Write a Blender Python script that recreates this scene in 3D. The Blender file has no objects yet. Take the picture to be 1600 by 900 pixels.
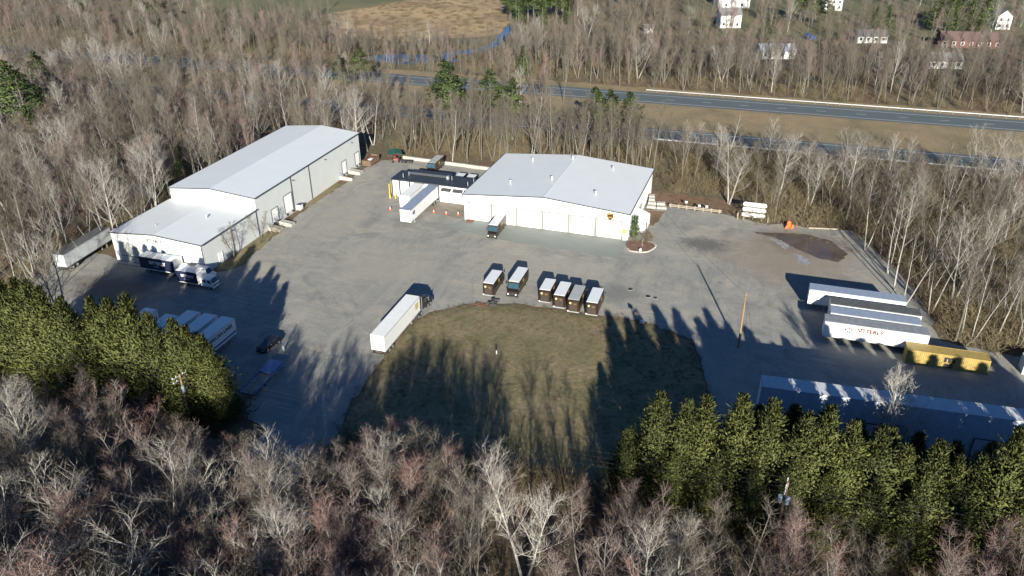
import bpy, math, random
import numpy as np
from mathutils import Vector, Matrix
from math import sin, cos, pi, radians, sqrt, atan2, hypot

random.seed(7)
scene = bpy.context.scene
C = scene.collection

# ------------------------------------------------------------------ camera, world, sun, exposure
# World: X runs along the highway and the fronts of the buildings, Y away from the viewer, metres.
CAM_H, PITCH, ROLL, YAW, FPX = 73.1, 0.4964, -0.0088, 0.32, 1238.0
cam_data = bpy.data.cameras.new('camera')
cam_data.sensor_width = 36.0
cam_data.lens = FPX / 1600 * 36.0
cam_data.clip_end = 6000
cam = bpy.data.objects.new('camera', cam_data)
C.objects.link(cam)
cam.matrix_world = (Matrix.Translation((0, 0, CAM_H)) @ Matrix.Rotation(YAW, 4, 'Z')
                    @ Matrix.Rotation(pi / 2 - PITCH, 4, 'X') @ Matrix.Rotation(ROLL, 4, 'Z'))
scene.camera = cam

SUN_EL = radians(18.8)
SHX, SHY = -0.326, 0.945            # direction in which shadows fall
sun_data = bpy.data.lights.new('sun', 'SUN')
sun_data.energy = 5.0
sun_data.angle = radians(0.5)
sun_data.color = (1.0, 0.95, 0.82)
sun = bpy.data.objects.new('sun', sun_data)
C.objects.link(sun)
sdir = Vector((SHX * cos(SUN_EL), SHY * cos(SUN_EL), -sin(SUN_EL)))
sun.rotation_euler = sdir.to_track_quat('-Z', 'Y').to_euler()
sun.location = (30, -60, 60)

world = bpy.data.worlds.new('World')
scene.world = world
world.use_nodes = True
wn = world.node_tree.nodes
wl = world.node_tree.links
wn.clear()
sky = wn.new('ShaderNodeTexSky')
sky.sky_type = 'NISHITA'
sky.sun_disc = False
sky.air_density = 1.0        # very clear, dry winter air: deep blue sky
sky.dust_density = 0.0
sky.ozone_density = 8.0
sky.sun_elevation = SUN_EL
sky.sun_rotation = atan2(-SHX, -SHY)
bg = wn.new('ShaderNodeBackground')
bg.inputs['Strength'].default_value = 0.05
wo = wn.new('ShaderNodeOutputWorld')
wl.new(sky.outputs[0], bg.inputs[0])
wl.new(bg.outputs[0], wo.inputs[0])

scene.view_settings.view_transform = 'Standard'
scene.view_settings.look = 'None'
scene.view_settings.gamma = 1.0
scene.view_settings.exposure = 1.2
scene.view_settings.use_curve_mapping = False
scene.render.engine = 'CYCLES'
cy = scene.cycles
cy.max_bounces = 5
cy.diffuse_bounces = 2
cy.glossy_bounces = 2
cy.transmission_bounces = 3
cy.transparent_max_bounces = 4
cy.use_denoising = True
cy.denoiser = 'OPENIMAGEDENOISE'
cy.denoising_input_passes = 'RGB_ALBEDO_NORMAL'
cy.denoising_prefilter = 'ACCURATE'


# ------------------------------------------------------------------ survey helpers
def in_frame(u, v, z):
    """pixel of a world point in the 1600x900 photograph, used only to decide what is in view"""
    ca, sa = cos(YAW), sin(YAW)
    x, y, z = u * ca + v * sa, -u * sa + v * ca, z - CAM_H
    c, s = cos(PITCH), sin(PITCH)
    up, d = y * s + z * c, y * c - z * s
    if d < 1:
        return None
    return 800 + FPX * x / d, 450 - FPX * up / d, d


def W2S(x, y):
    ca, sa = cos(YAW), sin(YAW)
    return x * ca - y * sa, x * sa + y * ca


# ------------------------------------------------------------------ materials
def N(nt, kind, **kw):
    n = nt.nodes.new(kind)
    for k, val in kw.items():
        if k in n.inputs:
            n.inputs[k].default_value = val
        else:
            setattr(n, k, val)
    return n


def ramp(nt, fac, stops):
    r = nt.nodes.new('ShaderNodeValToRGB')
    e = r.color_ramp.elements
    while len(e) < len(stops):
        e.new(0.5)
    for i, (p, c) in enumerate(stops):
        e[i].position = p
        e[i].color = (*c, 1) if len(c) == 3 else c
    nt.links.new(fac, r.inputs[0])
    return r.outputs[0]


def mixc(nt, fac, a, b, mode='MIX'):
    m = nt.nodes.new('ShaderNodeMix')
    m.data_type = 'RGBA'
    m.blend_type = mode
    for sock, val in ((m.inputs[0], fac), (m.inputs[6], a), (m.inputs[7], b)):
        if isinstance(val, bpy.types.NodeSocket):
            nt.links.new(val, sock)
        elif isinstance(val, (int, float)):
            sock.default_value = val
        else:
            sock.default_value = (*val, 1)
    return m.outputs[2]


def noise(nt, vec, scale, detail=4, rough=0.55, dist=0.0):
    n = N(nt, 'ShaderNodeTexNoise', Scale=scale, Detail=detail, Roughness=rough, Distortion=dist)
    if vec is not None:
        nt.links.new(vec, n.inputs['Vector'])
    return n.outputs['Fac']


def mapping(nt, vec, scale=(1, 1, 1), rot=(0, 0, 0)):
    m = N(nt, 'ShaderNodeMapping')
    m.inputs['Scale'].default_value = scale
    m.inputs['Rotation'].default_value = rot
    nt.links.new(vec, m.inputs['Vector'])
    return m.outputs[0]


def new_mat(name, rough=0.8, metal=0.0):
    m = bpy.data.materials.new(name)
    m.use_nodes = True
    nt = m.node_tree
    b = nt.nodes['Principled BSDF']
    b.inputs['Roughness'].default_value = rough
    b.inputs['Metallic'].default_value = metal
    return m, nt, b


def wpos(nt):
    return nt.nodes.new('ShaderNodeNewGeometry').outputs['Position']


def bump(nt, b, h, strength=0.3, dist=0.05):
    bp = N(nt, 'ShaderNodeBump', Strength=strength, Distance=dist)
    nt.links.new(h, bp.inputs['Height'])
    nt.links.new(bp.outputs[0], b.inputs['Normal'])


def plain(name, col, rough=0.6, metal=0.0, var=0.12, scale=1.5, spec=None, grime=0.0):
    """painted or bare surface with slight uneven tone and wear"""
    m, nt, b = new_mat(name, rough, metal)
    p = wpos(nt)
    f = noise(nt, p, scale, 5, 0.65)
    lo = tuple(c * (1 - var) for c in col)
    hi = tuple(min(1, c * (1 + var)) for c in col)
    c = ramp(nt, f, [(0.3, lo), (0.7, hi)])
    if grime:
        g = noise(nt, mapping(nt, p, (1.2, 1.2, 0.25)), 2.2, 6, 0.7)
        c = mixc(nt, ramp(nt, g, [(0.52, (0, 0, 0)), (0.8, (grime,) * 3)]), c, (0.09, 0.08, 0.065))
    nt.links.new(c, b.inputs['Base Color'])
    if spec is not None:
        b.inputs['Specular IOR Level'].default_value = spec
    return m


M = {}
# painted metal and the like
M['white'] = plain('white_paint', (0.72, 0.72, 0.70), 0.45, var=0.05, grime=0.25)
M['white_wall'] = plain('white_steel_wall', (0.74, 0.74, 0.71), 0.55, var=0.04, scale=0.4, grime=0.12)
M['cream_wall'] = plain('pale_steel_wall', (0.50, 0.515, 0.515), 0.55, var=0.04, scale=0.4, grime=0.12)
M['door_white'] = plain('white_door_paint', (0.80, 0.80, 0.79), 0.4, var=0.03)
M['door_frame'] = plain('grey_door_frame', (0.055, 0.058, 0.062), 0.5, var=0.06)
M['door_grey'] = plain('grey_door_paint', (0.42, 0.42, 0.40), 0.5, var=0.08, grime=0.3)
M['roof_steel'] = plain('pale_steel_roof', (0.60, 0.62, 0.63), 0.45, var=0.025, scale=0.25, grime=0.05)
M['trim_dark'] = plain('dark_trim', (0.05, 0.055, 0.065), 0.5, var=0.1)
M['membrane'] = plain('dark_roof_membrane', (0.028, 0.033, 0.045), 0.55, var=0.25, scale=0.8)
M['shed_wall'] = plain('blue_grey_shed_wall', (0.44, 0.49, 0.58), 0.6, var=0.15, grime=0.25)
M['shed_roof'] = plain('grey_shed_roof', (0.46, 0.47, 0.50), 0.5, var=0.10, grime=0.2)
M['trailer_grey_roof'] = plain('dull_grey_trailer_roof', (0.20, 0.21, 0.23), 0.55, var=0.25, grime=0.4)
M['trailer_dark_roof'] = plain('mossy_dark_trailer_roof', (0.075, 0.08, 0.08), 0.8, var=0.45, scale=3, grime=0.4)
M['trailer_blue_roof'] = plain('worn_aluminium_roof', (0.28, 0.33, 0.41), 0.4, 0.2, var=0.12, grime=0.2)
M['alum'] = plain('brushed_aluminium', (0.46, 0.48, 0.50), 0.38, 0.45, var=0.1)
M['steel'] = plain('galvanised_steel', (0.42, 0.43, 0.45), 0.45, 0.4, var=0.12)
M['navy'] = plain('navy_paint', (0.012, 0.018, 0.045), 0.4, var=0.15)
M['black'] = plain('black_paint', (0.012, 0.012, 0.014), 0.28, var=0.2)
M['chassis'] = plain('black_chassis', (0.025, 0.025, 0.027), 0.65, var=0.2)
M['rubber'] = plain('tyre_rubber', (0.022, 0.022, 0.023), 0.85, var=0.2)
M['brown'] = plain('dark_brown_paint', (0.017, 0.0105, 0.0075), 0.4, var=0.15)
M['brown_door'] = plain('brown_rear_door_paint', (0.042, 0.031, 0.023), 0.5, var=0.25)
M['pkg_roof'] = plain('translucent_white_roof', (0.62, 0.64, 0.65), 0.5, var=0.06)
M['pkg_roof_grey'] = plain('dirty_grey_roof', (0.33, 0.345, 0.34), 0.6, var=0.12, grime=0.2)
M['yellow_box'] = plain('yellow_container_paint', (0.31, 0.225, 0.065), 0.6, var=0.18, grime=0.5)
M['yellow'] = plain('safety_yellow', (0.62, 0.47, 0.03), 0.5, var=0.08)
M['gold'] = plain('gold_mark', (0.36, 0.22, 0.05), 0.45, var=0.05)
M['pale_gold'] = plain('pale_gold_disc', (0.50, 0.38, 0.19), 0.45, var=0.05)
M['red_mark'] = plain('red_lettering', (0.10, 0.010, 0.014), 0.5, var=0.05)
M['ink'] = plain('dark_ink', (0.02, 0.022, 0.03), 0.5, var=0.05)
M['grey_letter'] = plain('grey_lettering', (0.13, 0.13, 0.135), 0.5, var=0.05)
M['green_mark'] = plain('green_mark', (0.03, 0.14, 0.10), 0.5, var=0.05)
M['blue_stripe'] = plain('blue_stripe', (0.02, 0.06, 0.24), 0.45, var=0.08)
M['amber'] = plain('amber_lamp', (0.6, 0.2, 0.03), 0.3, var=0.05)
M['red_lamp'] = plain('red_lamp', (0.16, 0.01, 0.01), 0.3, var=0.05)
M['chrome'] = plain('chrome', (0.75, 0.76, 0.78), 0.15, 0.9, var=0.05)
M['concrete'] = plain('weathered_concrete', (0.36, 0.34, 0.30), 0.9, var=0.18, scale=2, grime=0.3)
M['pole_wood'] = plain('pole_wood', (0.22, 0.15, 0.095), 0.85, var=0.2, scale=6)
M['new_wood'] = plain('pale_brown_pole_wood', (0.24, 0.155, 0.08), 0.8, var=0.18, scale=4)
M['rust'] = plain('rusty_steel', (0.15, 0.06, 0.035), 0.85, var=0.35, scale=5)
M['dump_brown'] = plain('brown_skip_paint', (0.115, 0.070, 0.045), 0.75, var=0.25, grime=0.4)
M['green_tarp'] = plain('dark_green_canvas', (0.012, 0.085, 0.06), 0.75, var=0.2)
M['red_paint'] = plain('faded_red_paint', (0.30, 0.05, 0.035), 0.5, var=0.2)
M['orange'] = plain('orange_plastic', (0.72, 0.12, 0.02), 0.55, var=0.1)
M['cone_white'] = plain('cone_collar', (0.75, 0.75, 0.73), 0.5, var=0.04)
M['tank_white'] = plain('white_tank_paint', (0.80, 0.80, 0.78), 0.35, var=0.03)
M['canvas_white'] = plain('white_canvas', (0.76, 0.77, 0.78), 0.7, var=0.04)
M['old_white'] = plain('stained_old_white', (0.50, 0.53, 0.54), 0.6, var=0.12, scale=0.8, grime=0.45)
M['flatdeck'] = plain('shade_blue_steel', (0.07, 0.13, 0.30), 0.5, 0.1, var=0.3, scale=3)  # blue cast of the shade put into the steel colour
M['timber'] = plain('weathered_timber', (0.27, 0.23, 0.18), 0.9, var=0.2, scale=4)
M['red_brick'] = plain('red_brick_wall', (0.13, 0.062, 0.05), 0.85, var=0.2)
M['shingle'] = plain('grey_shingle', (0.16, 0.16, 0.165), 0.9, var=0.2)
M['blue_shingle'] = plain('pale_blue_grey_roof', (0.34, 0.38, 0.42), 0.8, var=0.15)
M['red_shingle'] = plain('red_brown_shingle', (0.115, 0.075, 0.068), 0.9, var=0.15)
M['house_white'] = plain('white_clapboard', (0.72, 0.72, 0.70), 0.6, var=0.04)
M['tarp_blue'] = plain('blue_tarp', (0.03, 0.09, 0.27), 0.6, var=0.15)

m, nt, b = new_mat('dark_glass', 0.08)
b.inputs['Base Color'].default_value = (0.02, 0.035, 0.05, 1)
b.inputs['Specular IOR Level'].default_value = 0.8
M['glass'] = m
m, nt, b = new_mat('windscreen_glass', 0.12)
b.inputs['Base Color'].default_value = (0.025, 0.065, 0.095, 1)
b.inputs['Specular IOR Level'].default_value = 0.9
M['screen'] = m


def mat_forest_floor():
    m, nt, b = new_mat('leaf_litter', 0.95)
    p = wpos(nt)
    a = noise(nt, p, 0.05, 5, 0.6)
    d = noise(nt, p, 0.9, 6, 0.7)
    c1 = ramp(nt, d, [(0.25, (0.055, 0.036, 0.024)), (0.5, (0.13, 0.082, 0.05)), (0.8, (0.21, 0.145, 0.09))])
    c2 = ramp(nt, d, [(0.25, (0.045, 0.045, 0.028)), (0.55, (0.11, 0.095, 0.055)), (0.8, (0.19, 0.16, 0.095))])
    c = mixc(nt, ramp(nt, a, [(0.4, (0, 0, 0)), (0.62, (1, 1, 1))]), c1, c2)
    nt.links.new(c, b.inputs['Base Color'])
    bump(nt, b, noise(nt, p, 1.6, 6, 0.75), 0.9, 0.35)
    return m


def N_sub(nt, a, k):
    m = N(nt, 'ShaderNodeMath', operation='SUBTRACT')
    nt.links.new(a, m.inputs[0])
    m.inputs[1].default_value = k
    return m.outputs[0]


def mat_yard():
    m, nt, b = new_mat('worn_gravelled_asphalt', 0.9)
    p = wpos(nt)
    big = noise(nt, p, 0.03, 4, 0.62, 0.8)
    mid = noise(nt, p, 0.16, 6, 0.7, 1.0)
    streak = noise(nt, mapping(nt, p, (0.13, 0.9, 1), (0, 0, 0.5)), 0.6, 7, 0.66, 1.6)
    streak2 = noise(nt, mapping(nt, p, (0.9, 0.11, 1), (0, 0, 0.1)), 0.55, 7, 0.66, 1.2)
    fine = noise(nt, p, 3.2, 8, 0.8)
    base = ramp(nt, streak, [(0.3, (0.185, 0.185, 0.176)), (0.5, (0.242, 0.235, 0.212)), (0.7, (0.315, 0.296, 0.255))])
    alt = ramp(nt, streak2, [(0.32, (0.178, 0.182, 0.177)), (0.55, (0.232, 0.228, 0.209)), (0.72, (0.292, 0.276, 0.240))])
    c = mixc(nt, ramp(nt, big, [(0.42, (0, 0, 0)), (0.58, (1, 1, 1))]), base, alt)
    # sandy washes, darker repairs and damp
    c = mixc(nt, ramp(nt, mid, [(0.48, (0, 0, 0)), (0.66, (0.75,) * 3)]), c, (0.325, 0.298, 0.245))
    mid2 = noise(nt, mapping(nt, p, (1, 1, 1), (0.3, 0, 1.1)), 0.12, 6, 0.7, 1.2)
    c = mixc(nt, ramp(nt, mid2, [(0.50, (0, 0, 0)), (0.68, (0.75,) * 3)]), c, (0.145, 0.148, 0.146))
    def patch(cx, cy, rx, ry, col, amount, sc):
        # a worn or muddy area with a broken outline
        nonlocal c
        mp = N(nt, 'ShaderNodeMapping')
        mp.vector_type = 'TEXTURE'
        mp.inputs['Location'].default_value = (cx, cy, 0)
        mp.inputs['Scale'].default_value = (rx, ry, 1000)
        nt.links.new(p, mp.inputs['Vector'])
        ln = N(nt, 'ShaderNodeVectorMath', operation='LENGTH')
        nt.links.new(mp.outputs[0], ln.inputs[0])
        ns = noise(nt, p, sc, 7, 0.72, 0.8)
        ad = N(nt, 'ShaderNodeMath', operation='MULTIPLY_ADD')
        nt.links.new(ns, ad.inputs[0])
        ad.inputs[1].default_value = 1.6
        nt.links.new(ln.outputs['Value'], ad.inputs[2])
        c = mixc(nt, ramp(nt, N_sub(nt, ad.outputs[0], 1.0), [(0.15, (amount,) * 3), (0.75, (0, 0, 0))]), c, col)
    patch(8, 158, 19, 17, (0.215, 0.180, 0.135), 0.85, 0.25)      # mud round the puddle
    patch(12, 166, 13, 8, (0.125, 0.100, 0.078), 0.8, 0.35)
    patch(-9, 159, 7, 5, (0.085, 0.082, 0.078), 0.8, 0.6)         # broken asphalt
    patch(-24, 132, 9, 4, (0.13, 0.128, 0.12), 0.6, 0.5)
    patch(-70, 130, 16, 12, (0.30, 0.278, 0.232), 0.6, 0.3)       # sandy wash
    patch(-92, 150, 8, 22, (0.29, 0.27, 0.228), 0.6, 0.3)
    patch(-40, 138, 22, 8, (0.29, 0.27, 0.23), 0.55, 0.35)
    patch(-117, 105, 16, 9, (0.10, 0.085, 0.068), 0.8, 0.3)       # earth before the old trailer
    patch(-72, 168, 12, 6, (0.26, 0.235, 0.19), 0.6, 0.4)
    spots = noise(nt, p, 0.55, 4, 0.6, 0.5)
    c = mixc(nt, ramp(nt, spots, [(0.66, (0, 0, 0)), (0.76, (0.55,) * 3)]), c, (0.105, 0.104, 0.10))
    c = mixc(nt, 0.7, c, ramp(nt, fine, [(0.3, (0.3,) * 3), (0.7, (0.7,) * 3)]), 'OVERLAY')
    nt.links.new(c, b.inputs['Base Color'])
    bump(nt, b, fine, 0.55, 0.05)
    return m


def mat_asphalt(name, col, var=0.2, scale=0.6):
    m, nt, b = new_mat(name, 0.88)
    p = wpos(nt)
    f = noise(nt, mapping(nt, p, (0.25, 1, 1)), scale, 6, 0.7, 0.5)
    g = noise(nt, p, 6, 4, 0.7)
    c = ramp(nt, f, [(0.3, tuple(x * (1 - var) for x in col)), (0.7, tuple(x * (1 + var) for x in col))])
    c = mixc(nt, 0.35, c, ramp(nt, g, [(0.3, (0.35,) * 3), (0.7, (0.65,) * 3)]), 'OVERLAY')
    nt.links.new(c, b.inputs['Base Color'])
    bump(nt, b, g, 0.3, 0.02)
    return m


def mat_grass(name, cols, patch=0.12):
    m, nt, b = new_mat(name, 0.95)
    p = wpos(nt)
    a = noise(nt, p, patch, 5, 0.65, 0.4)
    d = noise(nt, p, 1.3, 7, 0.75)
    e = noise(nt, mapping(nt, p, (1, 0.35, 1)), 5.0, 4, 0.7)
    c = ramp(nt, a, [(0.28, cols[0]), (0.45, cols[1]), (0.6, cols[2]), (0.76, cols[3])])
    c = mixc(nt, 0.75, c, ramp(nt, d, [(0.25, (0.28,) * 3), (0.75, (0.72,) * 3)]), 'OVERLAY')
    c = mixc(nt, 0.45, c, ramp(nt, e, [(0.3, (0.3,) * 3), (0.7, (0.7,) * 3)]), 'OVERLAY')
    nt.links.new(c, b.inputs['Base Color'])
    bump(nt, b, d, 0.9, 0.2)
    return m


M['floor'] = mat_forest_floor()
M['yard'] = mat_yard()
M['apron'] = mat_asphalt('grey_green_asphalt', (0.185, 0.200, 0.190), 0.1)
M['highway'] = mat_asphalt('highway_asphalt', (0.075, 0.095, 0.104), 0.14)
M['lane'] = mat_asphalt('lane_asphalt', (0.09, 0.09, 0.09), 0.2)
M['line'] = plain('road_paint', (0.62, 0.62, 0.60), 0.7, var=0.12, scale=3)
M['patch_new'] = mat_asphalt('patched_broken_asphalt', (0.20, 0.175, 0.14), 0.35, 1.2)
M['grass'] = mat_grass('winter_lawn', [(0.105, 0.100, 0.044), (0.155, 0.134, 0.066), (0.20, 0.158, 0.088), (0.25, 0.198, 0.115)], 0.17)
M['verge'] = mat_grass('dry_verge_grass', [(0.12, 0.10, 0.05), (0.19, 0.148, 0.082), (0.245, 0.18, 0.10), (0.21, 0.125, 0.068)], 0.06)
M['marsh'] = mat_grass('tan_marsh_grass', [(0.21, 0.13, 0.085), (0.30, 0.21, 0.115), (0.38, 0.27, 0.14), (0.17, 0.085, 0.07)], 0.035)
M['lawn_far'] = mat_grass('green_lawn', [(0.07, 0.08, 0.032), (0.095, 0.10, 0.042), (0.13, 0.12, 0.055), (0.16, 0.13, 0.07)], 0.03)
M['bed'] = mat_grass('leafy_bed', [(0.085, 0.05, 0.03), (0.14, 0.085, 0.048), (0.18, 0.11, 0.062), (0.11, 0.062, 0.038)], 0.5)
M['mulch'] = mat_grass('mulch', [(0.09, 0.045, 0.03), (0.15, 0.08, 0.055), (0.18, 0.10, 0.07), (0.11, 0.06, 0.04)], 0.8)

m, nt, b = new_mat('muddy_water', 0.06)
p = wpos(nt)
nt.links.new(ramp(nt, noise(nt, p, 0.25, 4, 0.6), [(0.3, (0.060, 0.045, 0.033)), (0.7, (0.105, 0.078, 0.056))]), b.inputs['Base Color'])
b.inputs['Roughness'].default_value = 0.05
M['puddle'] = m
m, nt, b = new_mat('stream_water', 0.05)
b.inputs['Base Color'].default_value = (0.015, 0.045, 0.10, 1)
bump(nt, b, noise(nt, wpos(nt), 1.2, 3), 0.15, 0.05)
M['stream'] = m
m, nt, b = new_mat('thin_ice', 0.35)
nt.links.new(ramp(nt, noise(nt, wpos(nt), 1.1, 6, 0.7), [(0.42, (0.19, 0.18, 0.165)), (0.66, (0.36, 0.365, 0.385))]), b.inputs['Base Color'])
M['ice'] = m


def mat_bark(name, col_a, col_b, tip_a, tip_b):
    """bark that varies from tree to tree, twigs take the twig colour towards their tips"""
    m, nt, b = new_mat(name, 0.9)
    r = nt.nodes.new('ShaderNodeObjectInfo').outputs['Random']
    f = noise(nt, wpos(nt), 2.2, 5, 0.7)
    bark = mixc(nt, r, col_a, col_b)
    bark = mixc(nt, 0.6, bark, ramp(nt, f, [(0.3, (0.3,) * 3), (0.7, (0.7,) * 3)]), 'OVERLAY')
    at = nt.nodes.new('ShaderNodeAttribute')
    at.attribute_name = 'tip'
    r2 = N(nt, 'ShaderNodeMath', operation='FRACT')
    mm = N(nt, 'ShaderNodeMath', operation='MULTIPLY')
    nt.links.new(r, mm.inputs[0])
    mm.inputs[1].default_value = 7.31
    nt.links.new(mm.outputs[0], r2.inputs[0])
    tip = mixc(nt, r2.outputs[0], tip_a, tip_b)
    nt.links.new(mixc(nt, at.outputs['Fac'], bark, tip), b.inputs['Base Color'])
    return m


M['bark_grey'] = mat_bark('grey_bark', (0.082, 0.072, 0.056), (0.142, 0.128, 0.105), (0.094, 0.077, 0.059), (0.124, 0.105, 0.084))
M['bark_maple'] = mat_bark('maple_bark', (0.145, 0.134, 0.118), (0.215, 0.202, 0.180), (0.205, 0.104, 0.090), (0.150, 0.118, 0.106))
M['bark_pale'] = mat_bark('pale_bark', (0.25, 0.238, 0.215), (0.34, 0.325, 0.295), (0.165, 0.148, 0.13), (0.21, 0.19, 0.168))
M['bark_silver'] = mat_bark('silver_bark', (0.36, 0.345, 0.315), (0.38, 0.365, 0.335), (0.27, 0.25, 0.225), (0.28, 0.26, 0.235))
M['brush'] = mat_bark('brush_stems', (0.105, 0.080, 0.048), (0.150, 0.128, 0.075), (0.125, 0.090, 0.052), (0.180, 0.145, 0.080))


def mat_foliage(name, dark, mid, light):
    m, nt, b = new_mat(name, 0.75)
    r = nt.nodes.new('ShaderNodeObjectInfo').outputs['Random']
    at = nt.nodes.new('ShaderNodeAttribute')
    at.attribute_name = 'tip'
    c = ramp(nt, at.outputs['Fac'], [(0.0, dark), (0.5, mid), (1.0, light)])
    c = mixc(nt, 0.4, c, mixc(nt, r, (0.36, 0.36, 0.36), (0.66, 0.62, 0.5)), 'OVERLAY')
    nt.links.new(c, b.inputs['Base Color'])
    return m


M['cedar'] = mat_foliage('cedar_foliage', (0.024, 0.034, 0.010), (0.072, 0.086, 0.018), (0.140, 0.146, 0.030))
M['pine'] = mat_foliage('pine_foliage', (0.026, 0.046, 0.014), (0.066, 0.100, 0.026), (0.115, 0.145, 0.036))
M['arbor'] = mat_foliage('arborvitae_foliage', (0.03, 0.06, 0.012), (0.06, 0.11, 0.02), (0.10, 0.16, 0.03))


# ------------------------------------------------------------------ mesh helpers
class MB:
    def __init__(self):
        self.v, self.f = [], []

    def poly(self, pts):
        n = len(self.v)
        self.v += [tuple(p) for p in pts]
        self.f.append(tuple(range(n, n + len(pts))))
        return self

    def box(self, x0, x1, y0, y1, z0, z1):
        n = len(self.v)
        self.v += [(x0, y0, z0), (x1, y0, z0), (x1, y1, z0), (x0, y1, z0), (x0, y0, z1), (x1, y0, z1), (x1, y1, z1), (x0, y1, z1)]
        self.f += [tuple(n + i for i in q) for q in ((3, 2, 1, 0), (4, 5, 6, 7), (0, 1, 5, 4), (1, 2, 6, 5), (2, 3, 7, 6), (3, 0, 4, 7))]
        return self

    def prism(self, poly, axis, a, b):
        """poly: 2D outline in the two other axes (x: (y,z), y: (x,z), z: (x,y))"""
        def pt(p, t):
            return {'x': (t, p[0], p[1]), 'y': (p[0], t, p[1]), 'z': (p[0], p[1], t)}[axis]
        n = len(self.v)
        k = len(poly)
        self.v += [pt(p, a) for p in poly] + [pt(p, b) for p in poly]
        self.f.append(tuple(n + i for i in reversed(range(k))))
        self.f.append(tuple(n + k + i for i in range(k)))
        for i in range(k):
            j = (i + 1) % k
            self.f.append((n + i, n + j, n + k + j, n + k + i))
        return self

    def tube(self, pts, radii, sides=8, cap=True):
        n0 = len(self.v)
        rings = []
        for i, p in enumerate(pts):
            p = Vector(p)
            a = Vector(pts[max(0, i - 1)])
            c = Vector(pts[min(len(pts) - 1, i + 1)])
            d = (c - a)
            d = d.normalized() if d.length > 1e-9 else Vector((0, 0, 1))
            e = d.cross(Vector((0, 0, 1)) if abs(d.z) < 0.95 else Vector((1, 0, 0))).normalized()
            g = d.cross(e)
            r = radii[i] if isinstance(radii, (list, tuple)) else radii
            rings.append(len(self.v))
            for k in range(sides):
                t = 2 * pi * k / sides
                self.v.append(tuple(p + e * (r * cos(t)) + g * (r * sin(t))))
        for a, c in zip(rings, rings[1:]):
            for k in range(sides):
                j = (k + 1) % sides
                self.f.append((a + k, a + j, c + j, c + k))
        if cap:
            self.f.append(tuple(rings[0] + k for k in reversed(range(sides))))
            self.f.append(tuple(rings[-1] + k for k in range(sides)))
        return self

    def mesh(self, name, mat):
        me = bpy.data.meshes.new(name)
        me.from_pydata(self.v, [], self.f)
        me.validate()
        me.materials.append(M[mat] if isinstance(mat, str) else mat)
        return me

    def build(self, name, mat, parent=None, bevel=0.0, smooth=False):
        me = self.mesh(name, mat)
        o = bpy.data.objects.new(name, me)
        C.objects.link(o)
        o.parent = parent
        if smooth:
            me.shade_smooth()
        if bevel:
            bv = o.modifiers.new('bevel', 'BEVEL')
            bv.width = bevel
            bv.segments = 2
            bv.limit_method = 'ANGLE'
        return o


def tag(o, label=None, cat=None, group=None, kind=None):
    if label:
        o['label'] = label
    if cat:
        o['category'] = cat
    if group:
        o['group'] = group
    if kind:
        o['kind'] = kind
    return o


def empty(name, loc, rz=0.0, label=None, cat=None, group=None):
    o = bpy.data.objects.new(name, None)
    C.objects.link(o)
    o.empty_display_size = 0.3
    o.location = loc
    o.rotation_euler = (0, 0, rz)
    return tag(o, label, cat, group)


def put(name, me, parent, loc=(0, 0, 0), rot=(0, 0, 0)):
    o = bpy.data.objects.new(name, me)
    C.objects.link(o)
    o.parent = parent
    o.location = loc
    o.rotation_euler = rot
    return o


def lettering(body, size, mat, parent, loc, rot, name='lettering', stretch=1.0, bold=0.0):
    cu = bpy.data.curves.new('letters', 'FONT')
    cu.body = body
    cu.size = size
    cu.align_x = 'CENTER'
    cu.align_y = 'CENTER'
    cu.extrude = 0.006
    cu.offset = bold
    cu.resolution_u = 2
    t = bpy.data.objects.new('letters', cu)
    C.objects.link(t)
    dg = bpy.context.evaluated_depsgraph_get()
    me = bpy.data.meshes.new_from_object(t.evaluated_get(dg))
    bpy.data.objects.remove(t)
    bpy.data.curves.remove(cu)
    me.materials.clear()
    me.materials.append(M[mat])
    o = put(name, me, parent, loc, rot)
    o.scale = (stretch, 1, 1)
    return o


SOUTH = (pi / 2, 0, 0)          # faces the viewer's side
EAST = (pi / 2, 0, pi / 2)      # faces +X


def ragged(poly, step=1.2, amp=0.35, seed=1):
    rnd = random.Random(seed)
    out = []
    for i, p in enumerate(poly):
        q = poly[(i + 1) % len(poly)]
        L = hypot(q[0] - p[0], q[1] - p[1])
        n = max(1, int(L / step))
        for k in range(n):
            t = k / n
            j = amp if k else amp * 0.3
            out.append((p[0] + (q[0] - p[0]) * t + rnd.uniform(-j, j), p[1] + (q[1] - p[1]) * t + rnd.uniform(-j, j)))
    return out


def sheet(name, poly, z, mat, label=None, cat=None, kind='structure'):
    o = MB().poly([(x, y, z) for x, y in poly]).build(name, mat)
    if o.data.polygons[0].normal.z < 0:
        o.data.flip_normals()
    return tag(o, label, cat, None, kind)


def inside(p, poly):
    x, y = p
    c = False
    j = len(poly) - 1
    for i in range(len(poly)):
        xi, yi = poly[i]
        xj, yj = poly[j]
        if (yi > y) != (yj > y) and x < (xj - xi) * (y - yi) / (yj - yi) + xi:
            c = not c
        j = i
    return c


# ------------------------------------------------------------------ the ground
sheet('ground', [(-2500, -600), (2500, -600), (2500, 3500), (-2500, 3500)], 0.0, 'floor', 'brown leaf-littered forest floor under all the woods', 'ground')

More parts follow.
